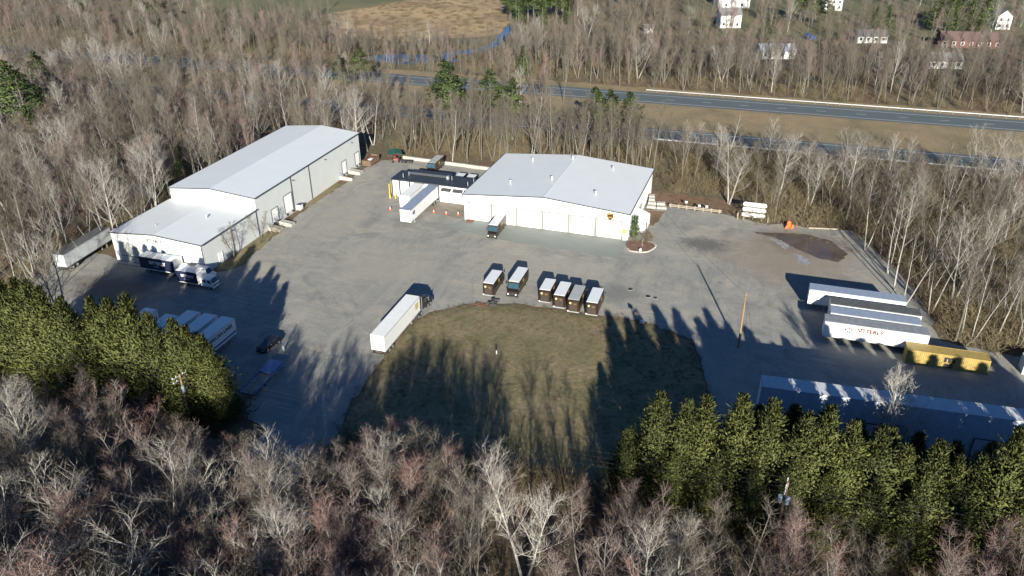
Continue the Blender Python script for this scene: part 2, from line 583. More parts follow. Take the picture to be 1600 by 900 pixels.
YARD = [(-62.5, 66), (-53.5, 66), (-53.0, 79.8), (-54.5, 85), (-55.3, 96.3), (-56.4, 103.2), (-55.9, 110.1), (-53.3, 115.7), (-48.5, 119.7), (-41.7, 122), (-34.5, 122.8),
        (-24.8, 123), (-16.8, 123.6), (-6.6, 119.5), (-4.0, 110.5), (-1.6, 100.6), (-1.0, 88), (3.6, 88), (4.0, 99.5), (50, 103.5), (62, 106), (62, 127), (45.8, 130.5), (40.6, 130.5), (33.5, 131.9),
        (31.5, 150.8), (27.6, 161.1), (21.5, 175.8), (12, 174.4), (8.9, 175.4), (2, 174.2), (-6.8, 177.2), (-19.5, 177.6), (-24.5, 174), (-25, 186), (-66, 187.5), (-81.5, 190.6),
        (-93.3, 190.8), (-100, 187.8), (-101.3, 179.6), (-101.0, 168), (-101.6, 152), (-100.8, 140), (-99.6, 130), (-98.5, 121), (-101, 117), (-125, 116), (-136.5, 117),
        (-135.5, 105.3), (-129.1, 95.8), (-105, 89), (-88, 86), (-70, 79), (-63, 76)]
yard_poly = ragged(YARD, 1.5, 0.45, 3)
sheet('yard', yard_poly, 0.02, 'yard', 'worn grey gravelled asphalt yard between the warehouses', 'yard')
APRON = [(-65.6, 151.0), (-49.0, 148.0), (-25.4, 147.0), (-24.9, 156.4), (-63.4, 156.4)]
sheet('asphalt_apron', ragged(APRON, 2.5, 0.12, 4), 0.026, 'apron', 'darker grey asphalt apron along the row of loading doors', 'apron')
sheet('broken_asphalt', ragged([(-77, 158.5), (-64, 156.8), (-64, 165), (-77, 165)], 1.0, 0.5, 5), 0.026, 'patch_new', 'tan broken asphalt in front of the dock doors', 'pavement')
GRASS = [(-52.6, 78.4), (-54.0, 84.6), (-54.8, 96.3), (-55.8, 103.2), (-55.3, 110.1), (-52.7, 115.3), (-48.2, 119.2), (-41.5, 121.5), (-34.5, 122.3), (-24.8, 122.4), (-16.9, 122.9), (-7.0, 118.8), (-4.6, 110.5), (-2.2, 100.6), (-1.8, 90), (-3, 84), (-20, 79), (-40, 77.5)]


def mound(name, poly, z0, z1, mat, label, cat, seed):
    """low turf: a ragged outline stepped up and swelling a little to the middle"""
    out = ragged(poly, 1.0, 0.3, seed)
    cx = sum(p[0] for p in out) / len(out)
    cyy = sum(p[1] for p in out) / len(out)
    v, f = [], []
    n = len(out)
    rnd = random.Random(seed)
    fr = [1, 0.985, 0.9, 0.75, 0.55, 0.35, 0.15]
    for k, t in enumerate(fr):
        for x, y in out:
            zz = 0.0 if k == 0 else z0 + (z1 - z0) * (1 - t) + rnd.uniform(-0.03, 0.03)
            v.append((cx + (x - cx) * t, cyy + (y - cyy) * t, zz))
    for k in range(len(fr) - 1):
        for i in range(n):
            j = (i + 1) % n
            f.append((k * n + i, k * n + j, (k + 1) * n + j, (k + 1) * n + i))
    v.append((cx, cyy, z1))
    c = len(v) - 1
    for i in range(n):
        f.append(((len(fr) - 1) * n + i, (len(fr) - 1) * n + (i + 1) % n, c))
    mb = MB()
    mb.v, mb.f = v, f
    o = mb.build(name, mat, smooth=True)
    return tag(o, label, cat, None, 'structure')


mound('grass_island', GRASS, 0.08, 0.35, 'grass', 'patchy yellow-green winter lawn in front of the parked brown trucks', 'lawn', 8)
sheet('grass_strip', ragged([(-104.2, 117.5), (-99.5, 118.5), (-98.8, 122), (-99.6, 131), (-101.0, 136.5), (-104.4, 136.5)], 0.8, 0.3, 9), 0.03, 'grass', 'mossy grass strip with two bare trees beside the warehouse wall', 'lawn')
sheet('grass_edge', ragged([(-104.3, 151), (-101.8, 152), (-101.2, 168), (-104.3, 169)], 0.8, 0.3, 10), 0.03, 'grass', 'thin grass strip along the back half of the warehouse wall', 'lawn')
sheet('leaf_bed', ragged([(-24.6, 165.0), (-21.0, 165.5), (-19.8, 174.4), (-24.6, 173.8)], 0.8, 0.25, 11), 0.03, 'bed', 'orange-brown leaf-covered bed beside the white canopy', 'bed')
sheet('leaf_bank', ragged([(-26, 179.6), (-6, 179), (-4, 186), (-26, 187)], 1.2, 0.5, 12), 0.012, 'bed', 'orange-brown leafy bank behind the timber guard rail', 'bank')
sheet('puddle', ragged([(0.0, 168.6), (3.5, 169.4), (8.1, 170.4), (12.5, 170.6), (17, 168.5), (20, 163), (18, 158.5), (14.2, 158.9), (10.2, 162.1), (8.0, 164.5), (5.0, 167.2)], 0.8, 0.3, 13), 0.028, 'puddle', 'brown muddy puddle at the far corner of the yard', 'puddle')
for k, (pl, lb) in enumerate((([(4.0, 166.3), (6.6, 166.0), (8.4, 163.2), (7.6, 161.4), (6.0, 163.8)], 'whitish ice patch along the near edge of the puddle'),
                              ([(9.2, 160), (11.6, 159), (12.4, 156), (10.6, 155), (9.6, 157)], 'whitish ice patch nearest the white trailers'))):
    sheet('ice_patch', ragged(pl, 0.5, 0.3, 20 + k), 0.031, 'ice', lb, 'ice')

# the two carriageways
sheet('median_verge', ragged([(-700, 236.0), (700, 236.0), (700, 269), (-700, 269)], 4, 0.6, 32), 0.012, 'verge', 'tan dry grass median between the two carriageways', 'verge')
sheet('far_verge', ragged([(-700, 279), (700, 279), (700, 287.5), (-700, 287.5)], 3, 1.0, 33), 0.012, 'verge', 'tan dry grass verge beyond the far carriageway', 'verge')
sheet('near_verge', ragged([(-700, 219.5), (700, 219.5), (700, 229), (-700, 229)], 3, 1.0, 34), 0.010, 'verge', 'strip of dry grass on the near side of the highway', 'verge')
far_road = sheet('highway_far', [(-900, 266.6), (900, 266.6), (900, 280.4), (-900, 280.4)], 0.02, 'highway', 'sunlit far carriageway of the highway with white lane dashes', 'road')
near_road = sheet('highway_near', [(-900, 227.6), (900, 227.6), (900, 239.2), (-900, 239.2)], 0.02, 'highway', 'shaded near carriageway of the highway', 'road')


def line_mesh(x0, x1, y, w=0.16):
    return MB().poly([(x0, y - w / 2, 0.026), (x1, y - w / 2, 0.026), (x1, y + w / 2, 0.026), (x0, y + w / 2, 0.026)])


for road, ys, yd in ((far_road, (268.5, 277.4), (272.9,)), (near_road, (229.4, 237.4), (233.4,))):
    for y in ys:
        line_mesh(-900, 900, y, 0.2).build('edge_line', 'line', road)
    dash = line_mesh(-1.5, 1.5, 0, 0.17).mesh('lane_dash', 'line')
    for y in yd:
        for k in range(-28, 20):
            put('lane_dash', dash, road, (k * 12.2 + 4, y, 0))
marsh = sheet('marsh', ragged([(-205, 345), (-168, 338), (-130, 362), (-127, 372), (-150, 470), (-200, 480), (-235, 395)], 5, 2.0, 35), 0.012, 'marsh', 'pale tan marsh grass clearing beyond the highway', 'marsh')
sheet('far_lawn', ragged([(-330, 385), (-285, 372), (-225, 380), (-205, 410), (-170, 480), (-260, 560), (-380, 520)], 5, 1.5, 36), 0.010, 'lawn_far', 'green lawn far beyond the highway', 'lawn')
sheet('house_lawn', ragged([(-45, 398), (-5, 392), (30, 400), (60, 410), (130, 420), (190, 450), (190, 560), (-60, 560)], 5, 1.5, 37), 0.010, 'lawn_far', 'lawns around the far houses', 'lawn')
sheet('stream', ragged([(-140, 312), (-132, 313), (-120, 330), (-117.5, 345), (-122, 368), (-126, 392), (-130, 392), (-126.5, 366), (-122.5, 345), (-126, 332), (-139, 320)], 3, 0.6, 38), 0.016, 'stream', 'blue stream winding beside the tan marsh', 'stream')
sheet('pond', ragged([(-165, 300), (-150, 296), (-128, 300), (-124, 310), (-140, 316), (-160, 312)], 3, 0.8, 39), 0.016, 'stream', 'blue flooded ground among the trees beyond the highway', 'water')
sheet('brook', ragged([(18, 196), (30, 203), (48, 203), (60, 198), (58, 192), (40, 197), (26, 192)], 2, 0.5, 40), 0.016, 'stream', 'dark brook in the brush below the near carriageway', 'brook')


# ------------------------------------------------------------------ guard rails
def guard_rail(x0, x1, y, label):
    r = empty('guard_rail', (0, y, 0), 0, label, 'guard rail', 'highway guard rails')
    prof = [(0.0, 0.45), (0.06, 0.52), (0.0, 0.60), (0.06, 0.68), (0.0, 0.76), (-0.03, 0.76), (-0.03, 0.45)]
    MB().prism(prof, 'x', x0, x1).build('rail', 'steel', r)
    post = MB().box(-0.08, 0.08, -0.18, -0.02, 0, 0.78).mesh('post', 'timber')
    n = int((x1 - x0) / 3.8)
    for k in range(n + 1):
        put('post', post, r, (x0 + k * 3.8, 0, 0))


guard_rail(-42.5, 200, 281.8, 'long pale steel guard rail on the far edge of the highway')
guard_rail(-31, 150, 226.6, 'steel guard rail on the near edge of the shaded carriageway')

# ------------------------------------------------------------------ buildings
def gable_roof(b, W, y0, y1, he, hr, over=0.25, parent=None, seams=False):
    t = 0.12
    prof = [(-over, he - over * (hr - he) / (W / 2)), (W / 2, hr), (W + over, he - over * (hr - he) / (W / 2))]
    roof = MB().prism(prof + [(x, z + t) for x, z in reversed(prof)], 'y', y0 - over, y1 + over).build('roof', 'roof_steel', parent)
    tr = MB()
    for yy in (y0 - over - 0.06, y1 + over + 0.003):
        tr.prism([(x, z - 0.1) for x, z in prof] + [(x, z + t + 0.03) for x, z in reversed(prof)], 'y', yy, yy + 0.057)
    for sx in (-1, 1):
        xx = -over - 0.16 if sx < 0 else W + over + 0.003
        zz = prof[0][1]
        tr.box(xx, xx + 0.157, y0 - over - 0.06, y1 + over + 0.06, zz - 0.05, zz + t + 0.02)
    tr.build('gutter_trim', 'trim_dark', roof)
    MB().prism([(W / 2 - 0.3, hr + t - 0.015), (W / 2, hr + t + 0.03), (W / 2 + 0.3, hr + t - 0.015)], 'y', y0 - over + 0.01, y1 + over - 0.01).build('ridge_cap', 'roof_steel', roof)
    if seams:
        sm = MB()
        n = int((y1 - y0) / 0.61)
        for k in range(1, n):
            yy = y0 + (y1 - y0) * k / n
            for s in (0, 1):
                xa, xb = (-over, W / 2 - 0.31) if s == 0 else (W + over, W / 2 + 0.31)
                za = prof[0][1] + t
                zb = he + (hr - he) * (1 - 0.31 / (W / 2)) + t
                sm.poly([(xa, yy - 0.02, za + 0.03), (xb, yy - 0.02, zb + 0.03), (xb, yy + 0.02, zb + 0.03), (xa, yy + 0.02, za + 0.03)])
                sm.poly([(xa, yy - 0.02, za), (xb, yy - 0.02, zb), (xb, yy - 0.02, zb + 0.03), (xa, yy - 0.02, za + 0.03)])
        o = sm.build('standing_seams', 'roof_steel', roof)
        o['kind'] = 'stuff'
    return roof


def ribbed_wall(p0, p1, z0, z1, mat, name, parent, ztop=None, rib=0.30):
    """steel cladding: a wall of shallow ribs from p0 to p1 (outside on the right-hand side of p0->p1)"""
    d = Vector((p1[0] - p0[0], p1[1] - p0[1], 0))
    L = d.length
    d.normalize()
    nrm = Vector((d.y, -d.x, 0))
    mb = MB()
    n = max(2, int(L / rib))
    cols = []
    for k in range(n + 1):
        for off, dp in ((0.0, 0.0), (0.35, 0.0), (0.45, 0.012), (0.9, 0.012)):
            s = (k + off) * L / n
            if s > L + 1e-6:
                continue
            q = Vector((p0[0], p0[1], 0)) + d * s + nrm * dp
            zt = z1 if ztop is None else ztop(s)
            a = len(mb.v)
            mb.v += [(q.x, q.y, z0), (q.x, q.y, zt)]
            cols.append(a)
    for a, c in zip(cols, cols[1:]):
        mb.f.append((a, c, c + 1, a + 1))
    return mb.build(name, mat, parent)


def panel_door(parent, name, w, h, x, z, y, mat='door_white', frame='trim_dark', panels=4, face='S', windows=0):
    """sectional door: each panel a piece, in a frame; face S (towards -Y) or E (towards +X)"""
    rot = 0 if face == 'S' else pi / 2
    d = empty(name, (x, y, z), rot)
    d.parent = parent
    t = 0.12 if frame != 'door_frame' else 0.17
    fr = MB()
    fr.box(-w / 2 - t, -w / 2, -0.07, 0.04, 0, h + t).box(w / 2, w / 2 + t, -0.07, 0.04, 0, h + t).box(-w / 2, w / 2, -0.07, 0.04, h, h + t)
    fr.build('frame', frame, d)
    ph = h / panels
    pm = MB().box(-w / 2, w / 2, -0.045, 0.03, 0.012, ph - 0.012).mesh('panel', mat)
    for k in range(panels):
        put('panel', pm, d, (0, 0, k * ph))
    if windows:
        gm = MB().box(-0.3, 0.3, -0.052, -0.03, 0, 0.3).mesh('pane', 'glass')
        for k in range(windows):
            put('pane', gm, d, (-w / 2 + (k + 0.5) * w / windows, 0, ph * (panels // 2) + ph * 0.3))
    return d


# long warehouse: low front hall and tall rear hall
b1 = empty('long_warehouse', (-125.0, 115.4, 0), 0.0068, 'long two-height white steel warehouse with pale grey roof', 'warehouse')
BW, BL1, BL2 = 21.9, 19.0, 48.25
H1, R1, H2, R2 = 6.33, 7.13, 8.96, 9.99
gz = lambda he, hr: (lambda s: he + (hr - he) * (1 - abs(s - BW / 2) / (BW / 2)))
ribbed_wall((0, 0), (BW, 0), 0, H1, 'white_wall', 'front_wall', b1, gz(H1 - 0.02, R1 - 0.02))['label'] = 'white front gable wall with lettering'
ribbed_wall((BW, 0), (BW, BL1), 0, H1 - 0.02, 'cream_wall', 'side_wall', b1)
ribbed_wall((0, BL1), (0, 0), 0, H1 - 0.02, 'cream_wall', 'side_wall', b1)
ribbed_wall((0, BL1), (BW, BL1), H1 - 0.3, H2, 'white_wall', 'upper_gable_wall', b1, gz(H2 - 0.02, R2 - 0.02))
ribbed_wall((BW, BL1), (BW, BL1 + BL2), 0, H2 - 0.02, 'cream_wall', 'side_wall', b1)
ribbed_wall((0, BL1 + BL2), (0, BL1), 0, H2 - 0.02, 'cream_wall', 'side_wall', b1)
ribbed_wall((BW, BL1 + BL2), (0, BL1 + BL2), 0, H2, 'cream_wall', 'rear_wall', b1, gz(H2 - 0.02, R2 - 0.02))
gable_roof(b1, BW, 0, BL1 - 0.35, H1, R1, parent=b1)
gable_roof(b1, BW, BL1, BL1 + BL2, H2, R2, parent=b1)
MB().box(-0.05, BW + 0.05, -0.05, BL1 + BL2 + 0.05, -0.1, 0.18).build('foundation', 'concrete', b1)
MB().box(-0.03, 0.22, -0.06, -0.035, 0.18, H1).build('corner_trim', 'white', b1)
MB().box(BW - 0.16, BW + 0.045, -0.06, -0.035, 0.18, H1).build('corner_trim', 'trim_dark', b1)
for yy, hh in ((BL1 + 14.2, H2), (BL1 + 22.3, H2), (BL1 - 0.4, H1), (9.5, H1)):
    MB().box(BW + 0.035, BW + 0.15, yy, yy + 0.14, 0.2, hh - 0.1).build('downpipe', 'trim_dark', b1)
d = panel_door(b1, 'overhead_door', 5.4, 4.3, 4.1, 0.18, -0.06, 'door_grey', 'white', 4)
MB().box(-2.5, 2.5, -0.06, -0.046, 1.15, 1.32).build('window_strip', 'glass', d)
MB().box(-2.55, 2.55, -1.3, -0.05, -0.1, -0.02).build('threshold', 'concrete', d)
lettering('SITTERLY', 0.95, 'ink', b1, (10.6, -0.075, 5.7), SOUTH, bold=0.025)
for yy, w, h in ((BL1 + 12.1, 3.2, 4.2), (BL1 + 6.4, 2.4, 3.0), (BL1 + 39.0, 2.2, 3.2), (BL1 + 46.2, 2.2, 3.2)):
    dd = panel_door(b1, 'dock_door', w, h, BW + 0.07, 1.0, yy, 'door_white', 'trim_dark', 4, 'E')
    bm_ = MB().box(-0.16, 0.16, -0.25, -0.05, -0.55, -0.05).mesh('dock_bumper', 'rubber')
    for s in (-1, 1):
        put('dock_bumper', bm_, dd, (s * w * 0.38, 0, 0))
panel_door(b1, 'service_door', 1.1, 2.2, BW + 0.07, 0.18, 5.0, 'door_white', 'white', 1, 'E')
lm = MB().box(-0.14, 0.14, -0.35, 0, 0, 0.16).mesh('wall_lamp', 'trim_dark')
for yy, zz in ((10, 5.2), (BL1 + 15, 7.6), (BL1 + 30, 7.6), (BL1 + 44, 7.6)):
    put('wall_lamp', lm, b1, (BW + 0.04, yy, zz), (0, 0, pi / 2))
MB().tube([(15.5, 10.8, 6.7), (15.5, 10.8, 7.5)], 0.14).tube([(15.5, 10.8, 7.45), (15.5, 10.8, 7.7)], [0.26, 0.1]).build('roof_vent', 'alum', b1)
MB().tube([(8.0, 4.2, 6.8), (8.0, 4.2, 7.4)], 0.09).build('roof_pipe', 'alum', b1)

# depot with six overhead doors
b2 = empty('depot_building', (-63.3, 156.8, 0), -0.0141, 'wide white steel depot with six overhead doors and pale roof', 'depot')
UW, UL, UH, UR = 38.0, 29.1, 6.10, 7.68
uz = lambda s: UH - 0.02 + (UR - UH) * (1 - abs(s - UW / 2) / (UW / 2))
ribbed_wall((0, 0), (UW, 0), 0, UH, 'white_wall', 'front_wall', b2, uz)
ribbed_wall((UW, 0), (UW, UL), 0, UH - 0.02, 'white_wall', 'side_wall', b2)
ribbed_wall((0, UL), (0, 0), 0, UH - 0.02, 'white_wall', 'side_wall', b2)
ribbed_wall((UW, UL), (0, UL), 0, UH, 'white_wall', 'rear_wall', b2, uz)
gable_roof(b2, UW, 0, UL, UH, UR, parent=b2)
MB().box(-0.05, UW + 0.05, -0.05, UL + 0.05, -0.1, 0.12).build('foundation', 'concrete', b2)
for k in range(6):
    x0 = 1.0 + k * 6.05
    panel_door(b2, 'overhead_door', 5.3, 4.05, x0 + 2.75, 0.12, -0.06, 'door_white', 'door_frame', 5)
sh = [(-0.62, 0.62), (0, 0.74), (0.62, 0.62), (0.62, -0.05), (0.42, -0.42), (0, -0.70), (-0.42, -0.42), (-0.62, -0.05)]
lg = empty('shield_logo', (34.0, -0.11, 5.05), 0)
lg.parent = b2
lg['label'] = 'brown and gold shield logo on the white wall'
MB().prism([(x * 1.18, z * 1.18) for x, z in sh], 'y', 0.0, 0.05).build('shield_rim', 'gold', lg)
MB().prism(sh, 'y', -0.04, 0.02).build('shield_face', 'brown', lg)
MB().prism([(-0.55, 0.33), (-0.2, 0.47), (0.25, 0.5), (0.55, 0.46), (0.55, 0.55), (0, 0.64), (-0.55, 0.55)], 'y', -0.05, -0.035).build('swoosh', 'gold', lg)
lettering('ups', 0.72, 'gold', lg, (0, -0.05, -0.05), SOUTH, bold=0.015)
vent = MB().tube([(0, 0, -0.3), (0, 0, 0.55)], 0.2).tube([(0, 0, 0.5), (0, 0, 0.62), (0, 0, 0.85), (0, 0, 0.98)], [0.22, 0.36, 0.36, 0.12]).mesh('roof_vent', 'alum')
for x, y in ((8.6, 7.6), (17.6, 11), (29.0, 7.0), (8.8, 24), (18.6, 26), (29.2, 24)):
    zz = UH + (UR - UH) * (1 - abs(x - UW / 2) / (UW / 2)) + 0.12
    put('roof_vent', vent, b2, (x, y, zz))
for x in (7.1, 31.2):
    MB().box(x - 0.2, x + 0.2, -0.4, -0.04, 4.75, 4.95).build('wall_lamp', 'steel', b2)
for x in (6.75, 12.8, 18.85, 24.9, 30.95):
    MB().box(x - 0.09, x + 0.09, -0.12, -0.04, 0.12, 5.0).build('downpipe', 'door_frame', b2)
for yy in (9, 16, 22):
    panel_door(b2, 'service_door', 1.0, 2.1, UW + 0.07, 0.12, yy, 'door_white', 'steel', 1, 'E')
MB().tube([(UW + 0.12, 19, 0.1), (UW + 0.12, 19, 5.6)], 0.06).build('downpipe', 'steel', b2)
for yy in (12, 14):
    MB().box(UW + 0.04, UW + 0.1, yy, yy + 1.1, 1.5, 2.8).build('window', 'glass', b2)
MB().box(0.2, 1.3, -0.75, -0.1, 0.1, 1.7).build('meter_cabinet', 'alum', b2)

# dock annex against the depot
dk = empty('dock_annex', (-85.6, 165.0, 0), -0.0141, 'low white dock annex with dark flat roof beside the depot', 'dock')
DW, DD, DH = 22.2, 6.2, 4.5
MB().box(0, DW, 0.1, DD, 0, DH - 0.25).build('wall', 'white_wall', dk)
MB().box(-0.15, DW, -0.35, DD + 0.1, DH - 0.24, DH).build('roof', 'membrane', dk)
MB().box(3.2, 13.6, DD - 2.0, DD + 0.25, DH + 0.003, DH + 0.55).build('roof_housing', 'membrane', dk)
MB().box(3.0, 13.8, DD - 2.2, DD - 2.003, DH + 0.1, DH + 0.7).build('parapet', 'trim_dark', dk)
MB().box(-0.1, 12.8, -0.42, -0.352, DH - 0.24, DH + 0.03).build('fascia', 'trim_dark', dk)
for x in (0.15, 2.2, 4.9, 8.6, 12.6):
    MB().box(x - 0.13, x + 0.13, -0.3, 0.08, 0, DH - 0.25).build('post', 'trim_dark', dk)
for x, w in ((1.2, 1.5), (3.55, 2.1), (6.75, 2.6), (10.6, 2.6)):
    panel_door(dk, 'dock_door', w, 2.8, x, 0.9, 0.03, 'door_white', 'white', 4)
for x in (14.6, 17.6, 20.4):
    panel_door(dk, 'dock_door', 1.8, 2.5, x, 0.6, 0.03, 'door_white', 'trim_dark', 4)
    MB().prism([(0.09, 3.7), (-0.75, 3.25), (-0.75, 3.05), (0.09, 3.3)], 'x', x - 1.25, x + 1.25).build('awning', 'trim_dark', dk)
stk = MB().tube([(0, 0, 0), (0, 0, 1.0)], 0.07).mesh('vent_pipe', 'alum')
for x, y in ((2.4, 1.8), (3.3, 3.2), (14.6, 3.6), (19.7, 1.2), (20.2, 3.8)):
    put('vent_pipe', stk, dk, (x, y, DH - 0.02))
MB().box(13.2, 13.75, 3.5, 4.3, DH, DH + 0.75).build('roof_unit', 'alum', dk)
MB().tube([(-0.45, 0.6, 0), (-0.45, 0.6, 3.6)], 0.09).tube([(-0.45, -0.6, 0), (-0.45, -0.6, 3.2)], 0.09).tube([(-0.45, -0.6, 2.9), (-0.45, 0.6, 2.9)], 0.07).build('yellow_guard', 'yellow', dk)
for x, y, l in ((-85.4, 163.2, 'yellow bollard at the dock corner, the left one of two'), (-84.1, 163.6, 'yellow bollard at the dock corner, the right one of two')):
    bo = empty('bollard', (x, y, 0.02), 0, l, 'bollard', 'yellow bollards by the dock')
    MB().tube([(0, 0, 0), (0, 0, 1.1), (0, 0, 1.2)], [0.14, 0.14, 0.06], 12).build('post', 'yellow', bo)
    MB().tube([(0, 0, -0.02), (0, 0, 0.05)], 0.24, 12).build('footing', 'concrete', bo)

# long storage shed behind the cedars
sd = empty('storage_shed', (4.5, 97.8, 0), 0.066, 'long tall narrow blue-grey storage shed behind the dark cedars', 'shed')
SL, SD, SH = 46.0, 2.7, 7.5
ribbed_wall((0, 0), (SL, 0), 0, SH - 0.1, 'shed_wall', 'front_wall', sd, rib=0.4)
ribbed_wall((SL, 0), (SL, SD), 0, SH - 0.1, 'shed_wall', 'end_wall', sd, rib=0.4)
ribbed_wall((SL, SD), (0, SD), 0, SH - 0.1, 'shed_wall', 'rear_wall', sd, rib=0.4)
ribbed_wall((0, SD), (0, 0), 0, SH - 0.1, 'shed_wall', 'end_wall', sd, rib=0.4)
rf = empty('roof', (0, 0, 0)); rf.parent = sd
pm = MB().prism([(-0.1, 7.43), (SD + 0.1, 7.5), (SD + 0.1, 7.59), (-0.1, 7.52)], 'x', 0.0, 0.985).mesh('roof_panel', 'shed_roof')
for k in range(46):
    put('roof_panel', pm, rf, (k * 1.0, 0, random.uniform(-0.004, 0.004)))
for x in (6, 14, 30, 38):
    panel_door(sd, 'sliding_door', 3.4, 3.6, x, 0.1, -0.1, 'shed_wall', 'trim_dark', 3)
panel_door(sd, 'sun_patch_panel', 3.4, 3.9, 18.0, 0.1, -0.1, 'trailer_blue_roof', 'trim_dark', 3)['label'] = 'pale grey panel painted in as a patch of sun on the shed wall'  # pale panel stands in for a patch of sunlight on the wall


# far houses
def house(name, label, x, y, w, d, h, hr, wall, roof, rz=0.0, wins=3, floors=1, chimney=True, gable_front=False):
    r = empty(name, (x, y, 0), rz, label, 'house', 'houses beyond the highway')
    if gable_front:
        MB().prism([(-w / 2, 0), (w / 2, 0), (w / 2, h), (0, h + hr), (-w / 2, h)], 'y', -d / 2, d / 2).build('wall', wall, r)
        pr = [(-w / 2 - 0.35, h - 0.2), (0, h + hr + 0.05), (w / 2 + 0.35, h - 0.2), (w / 2 + 0.35, h), (0, h + hr + 0.28), (-w / 2 - 0.35, h)]
        ro = MB().prism(pr, 'y', -d / 2 - 0.35, d / 2 + 0.35).build('roof', roof, r)
    else:
        MB().prism([(-d / 2, 0), (d / 2, 0), (d / 2, h), (0, h + hr), (-d / 2, h)], 'x', -w / 2, w / 2).build('wall', wall, r)
        pr = [(-d / 2 - 0.4, h - 0.2), (0, h + hr + 0.05), (d / 2 + 0.4, h - 0.2), (d / 2 + 0.4, h), (0, h + hr + 0.28), (-d / 2 - 0.4, h)]
        ro = MB().prism(pr, 'x', -w / 2 - 0.35, w / 2 + 0.35).build('roof', roof, r)
    if chimney:
        MB().box(w * 0.2, w * 0.2 + 0.9, -0.4, 0.4, h, h + hr + 1.1).build('chimney', 'red_brick', ro)
    for fl in range(floors):
        for k in range(wins):
            xx = -w / 2 + (k + 0.5) * w / wins
            zz = 1.0 + fl * 2.8
            wd = MB().box(xx - 0.7, xx + 0.7, -d / 2 - 0.06, -d / 2 - 0.003, zz, zz + 1.5).build('window', 'house_white', r)
            MB().box(xx - 0.52, xx + 0.52, -d / 2 - 0.09, -d / 2 - 0.062, zz + 0.15, zz + 1.35).build('pane', 'glass', wd)
    MB().box(-w / 2 - 0.06, -w / 2 - 0.003, -0.5, 0.5, 0.1, 2.2).build('door', 'trim_dark', r)
    return r


house('house', 'large two-storey white house at the top edge of the photo', -28, 476, 17, 11, 7.5, 3.0, 'house_white', 'shingle', 0.3, 2, 1)
house('house', 'white gabled outbuilding just below the large white house', -25, 416, 10, 9, 6.0, 2.6, 'house_white', 'shingle', 0.3, 3, 1, False)
house('house', 'low house with pale blue-grey roof behind the roadside trees', -1, 352, 14, 9, 3.0, 2.2, 'house_white', 'blue_shingle', 0.32, 4, 1)
house('house', 'long red-brick house with red-brown roof and white windows', 78, 397, 24, 9, 3.2, 2.6, 'red_brick', 'red_shingle', 0.1, 7, 1)
house('house', 'narrow white gabled house at the top right', 99, 446, 6.5, 8, 6.0, 2.6, 'house_white', 'shingle', 0.2, 2, 2, False, True)
house('house', 'white house peeping over the pines at the top edge', 24, 480, 9, 8, 6.5, 2.5, 'house_white', 'shingle', 0.25, 3, 2, False)
house('house', 'cream bungalow half hidden by bare trees', 38, 396, 13, 8, 3.0, 2.0, 'house_white', 'shingle', 0.25, 4, 1)
house('house', 'grey-roofed house among the trees right of the red house', 62, 352, 12, 8, 3.0, 2.2, 'house_white', 'shingle', 0.2, 4, 1)
house('garden_shed', 'small white garden shed among the trees above the highway', -60, 390, 4, 3.5, 2.4, 1.2, 'house_white', 'shingle', 0.3, 1, 1, False)['category'] = 'shed'
tp = empty('tarp_covered_boat', (13, 392, 0), 0.4, 'boat under a blue tarp in a far garden', 'boat')
MB().prism([(-1.3, 0.7), (1.3, 0.7), (1.4, 1.6), (0.5, 2.6), (-0.5, 2.6), (-1.4, 1.6)], 'y', -3.4, 3.4).build('tarp', 'tarp_blue', tp, bevel=0.2)
MB().box(-1.0, 1.0, -3.0, 3.0, 0.45, 0.7).box(-0.1, 0.1, -4.6, -3.0, 0.45, 0.6).build('trailer_frame', 'chassis', tp)
wheel_small = MB().tube([(-0.1, 0, 0), (0.1, 0, 0)], 0.33, 14).mesh('wheel', 'rubber')
for s in (-1, 1):
    put('wheel', wheel_small, tp, (s * 1.15, 0.3, 0.33))


# ------------------------------------------------------------------ vehicles
def wheel_mesh(r, w, name='wheel'):
    return MB().tube([(-w / 2, 0, 0), (-w / 2 + 0.03, 0, 0), (w / 2 - 0.03, 0, 0), (w / 2, 0, 0)], [r * 0.93, r, r, r * 0.93], 18).mesh(name, 'rubber')


WH = wheel_mesh(0.51, 0.30)
WH2 = wheel_mesh(0.51, 0.58)
WHS = wheel_mesh(0.40, 0.26)
WHC = wheel_mesh(0.36, 0.24)
RIM = MB().tube([(-0.155, 0, 0), (0.155, 0, 0)], [0.29, 0.29], 14).mesh('rim', 'alum')
RIM2 = MB().tube([(-0.295, 0, 0), (0.295, 0, 0)], [0.29, 0.29], 14).mesh('rim', 'alum')
RIMS = MB().tube([(-0.135, 0, 0), (0.135, 0, 0)], [0.22, 0.22], 12).mesh('rim', 'steel')
RIMC = MB().tube([(-0.125, 0, 0), (0.125, 0, 0)], [0.23, 0.23], 12).mesh('rim', 'alum')


def wheels(parent, places, me, rim, r):
    for x, y in places:
        w = put('wheel', me, parent, (x, y, r))
        put('rim', rim, w)


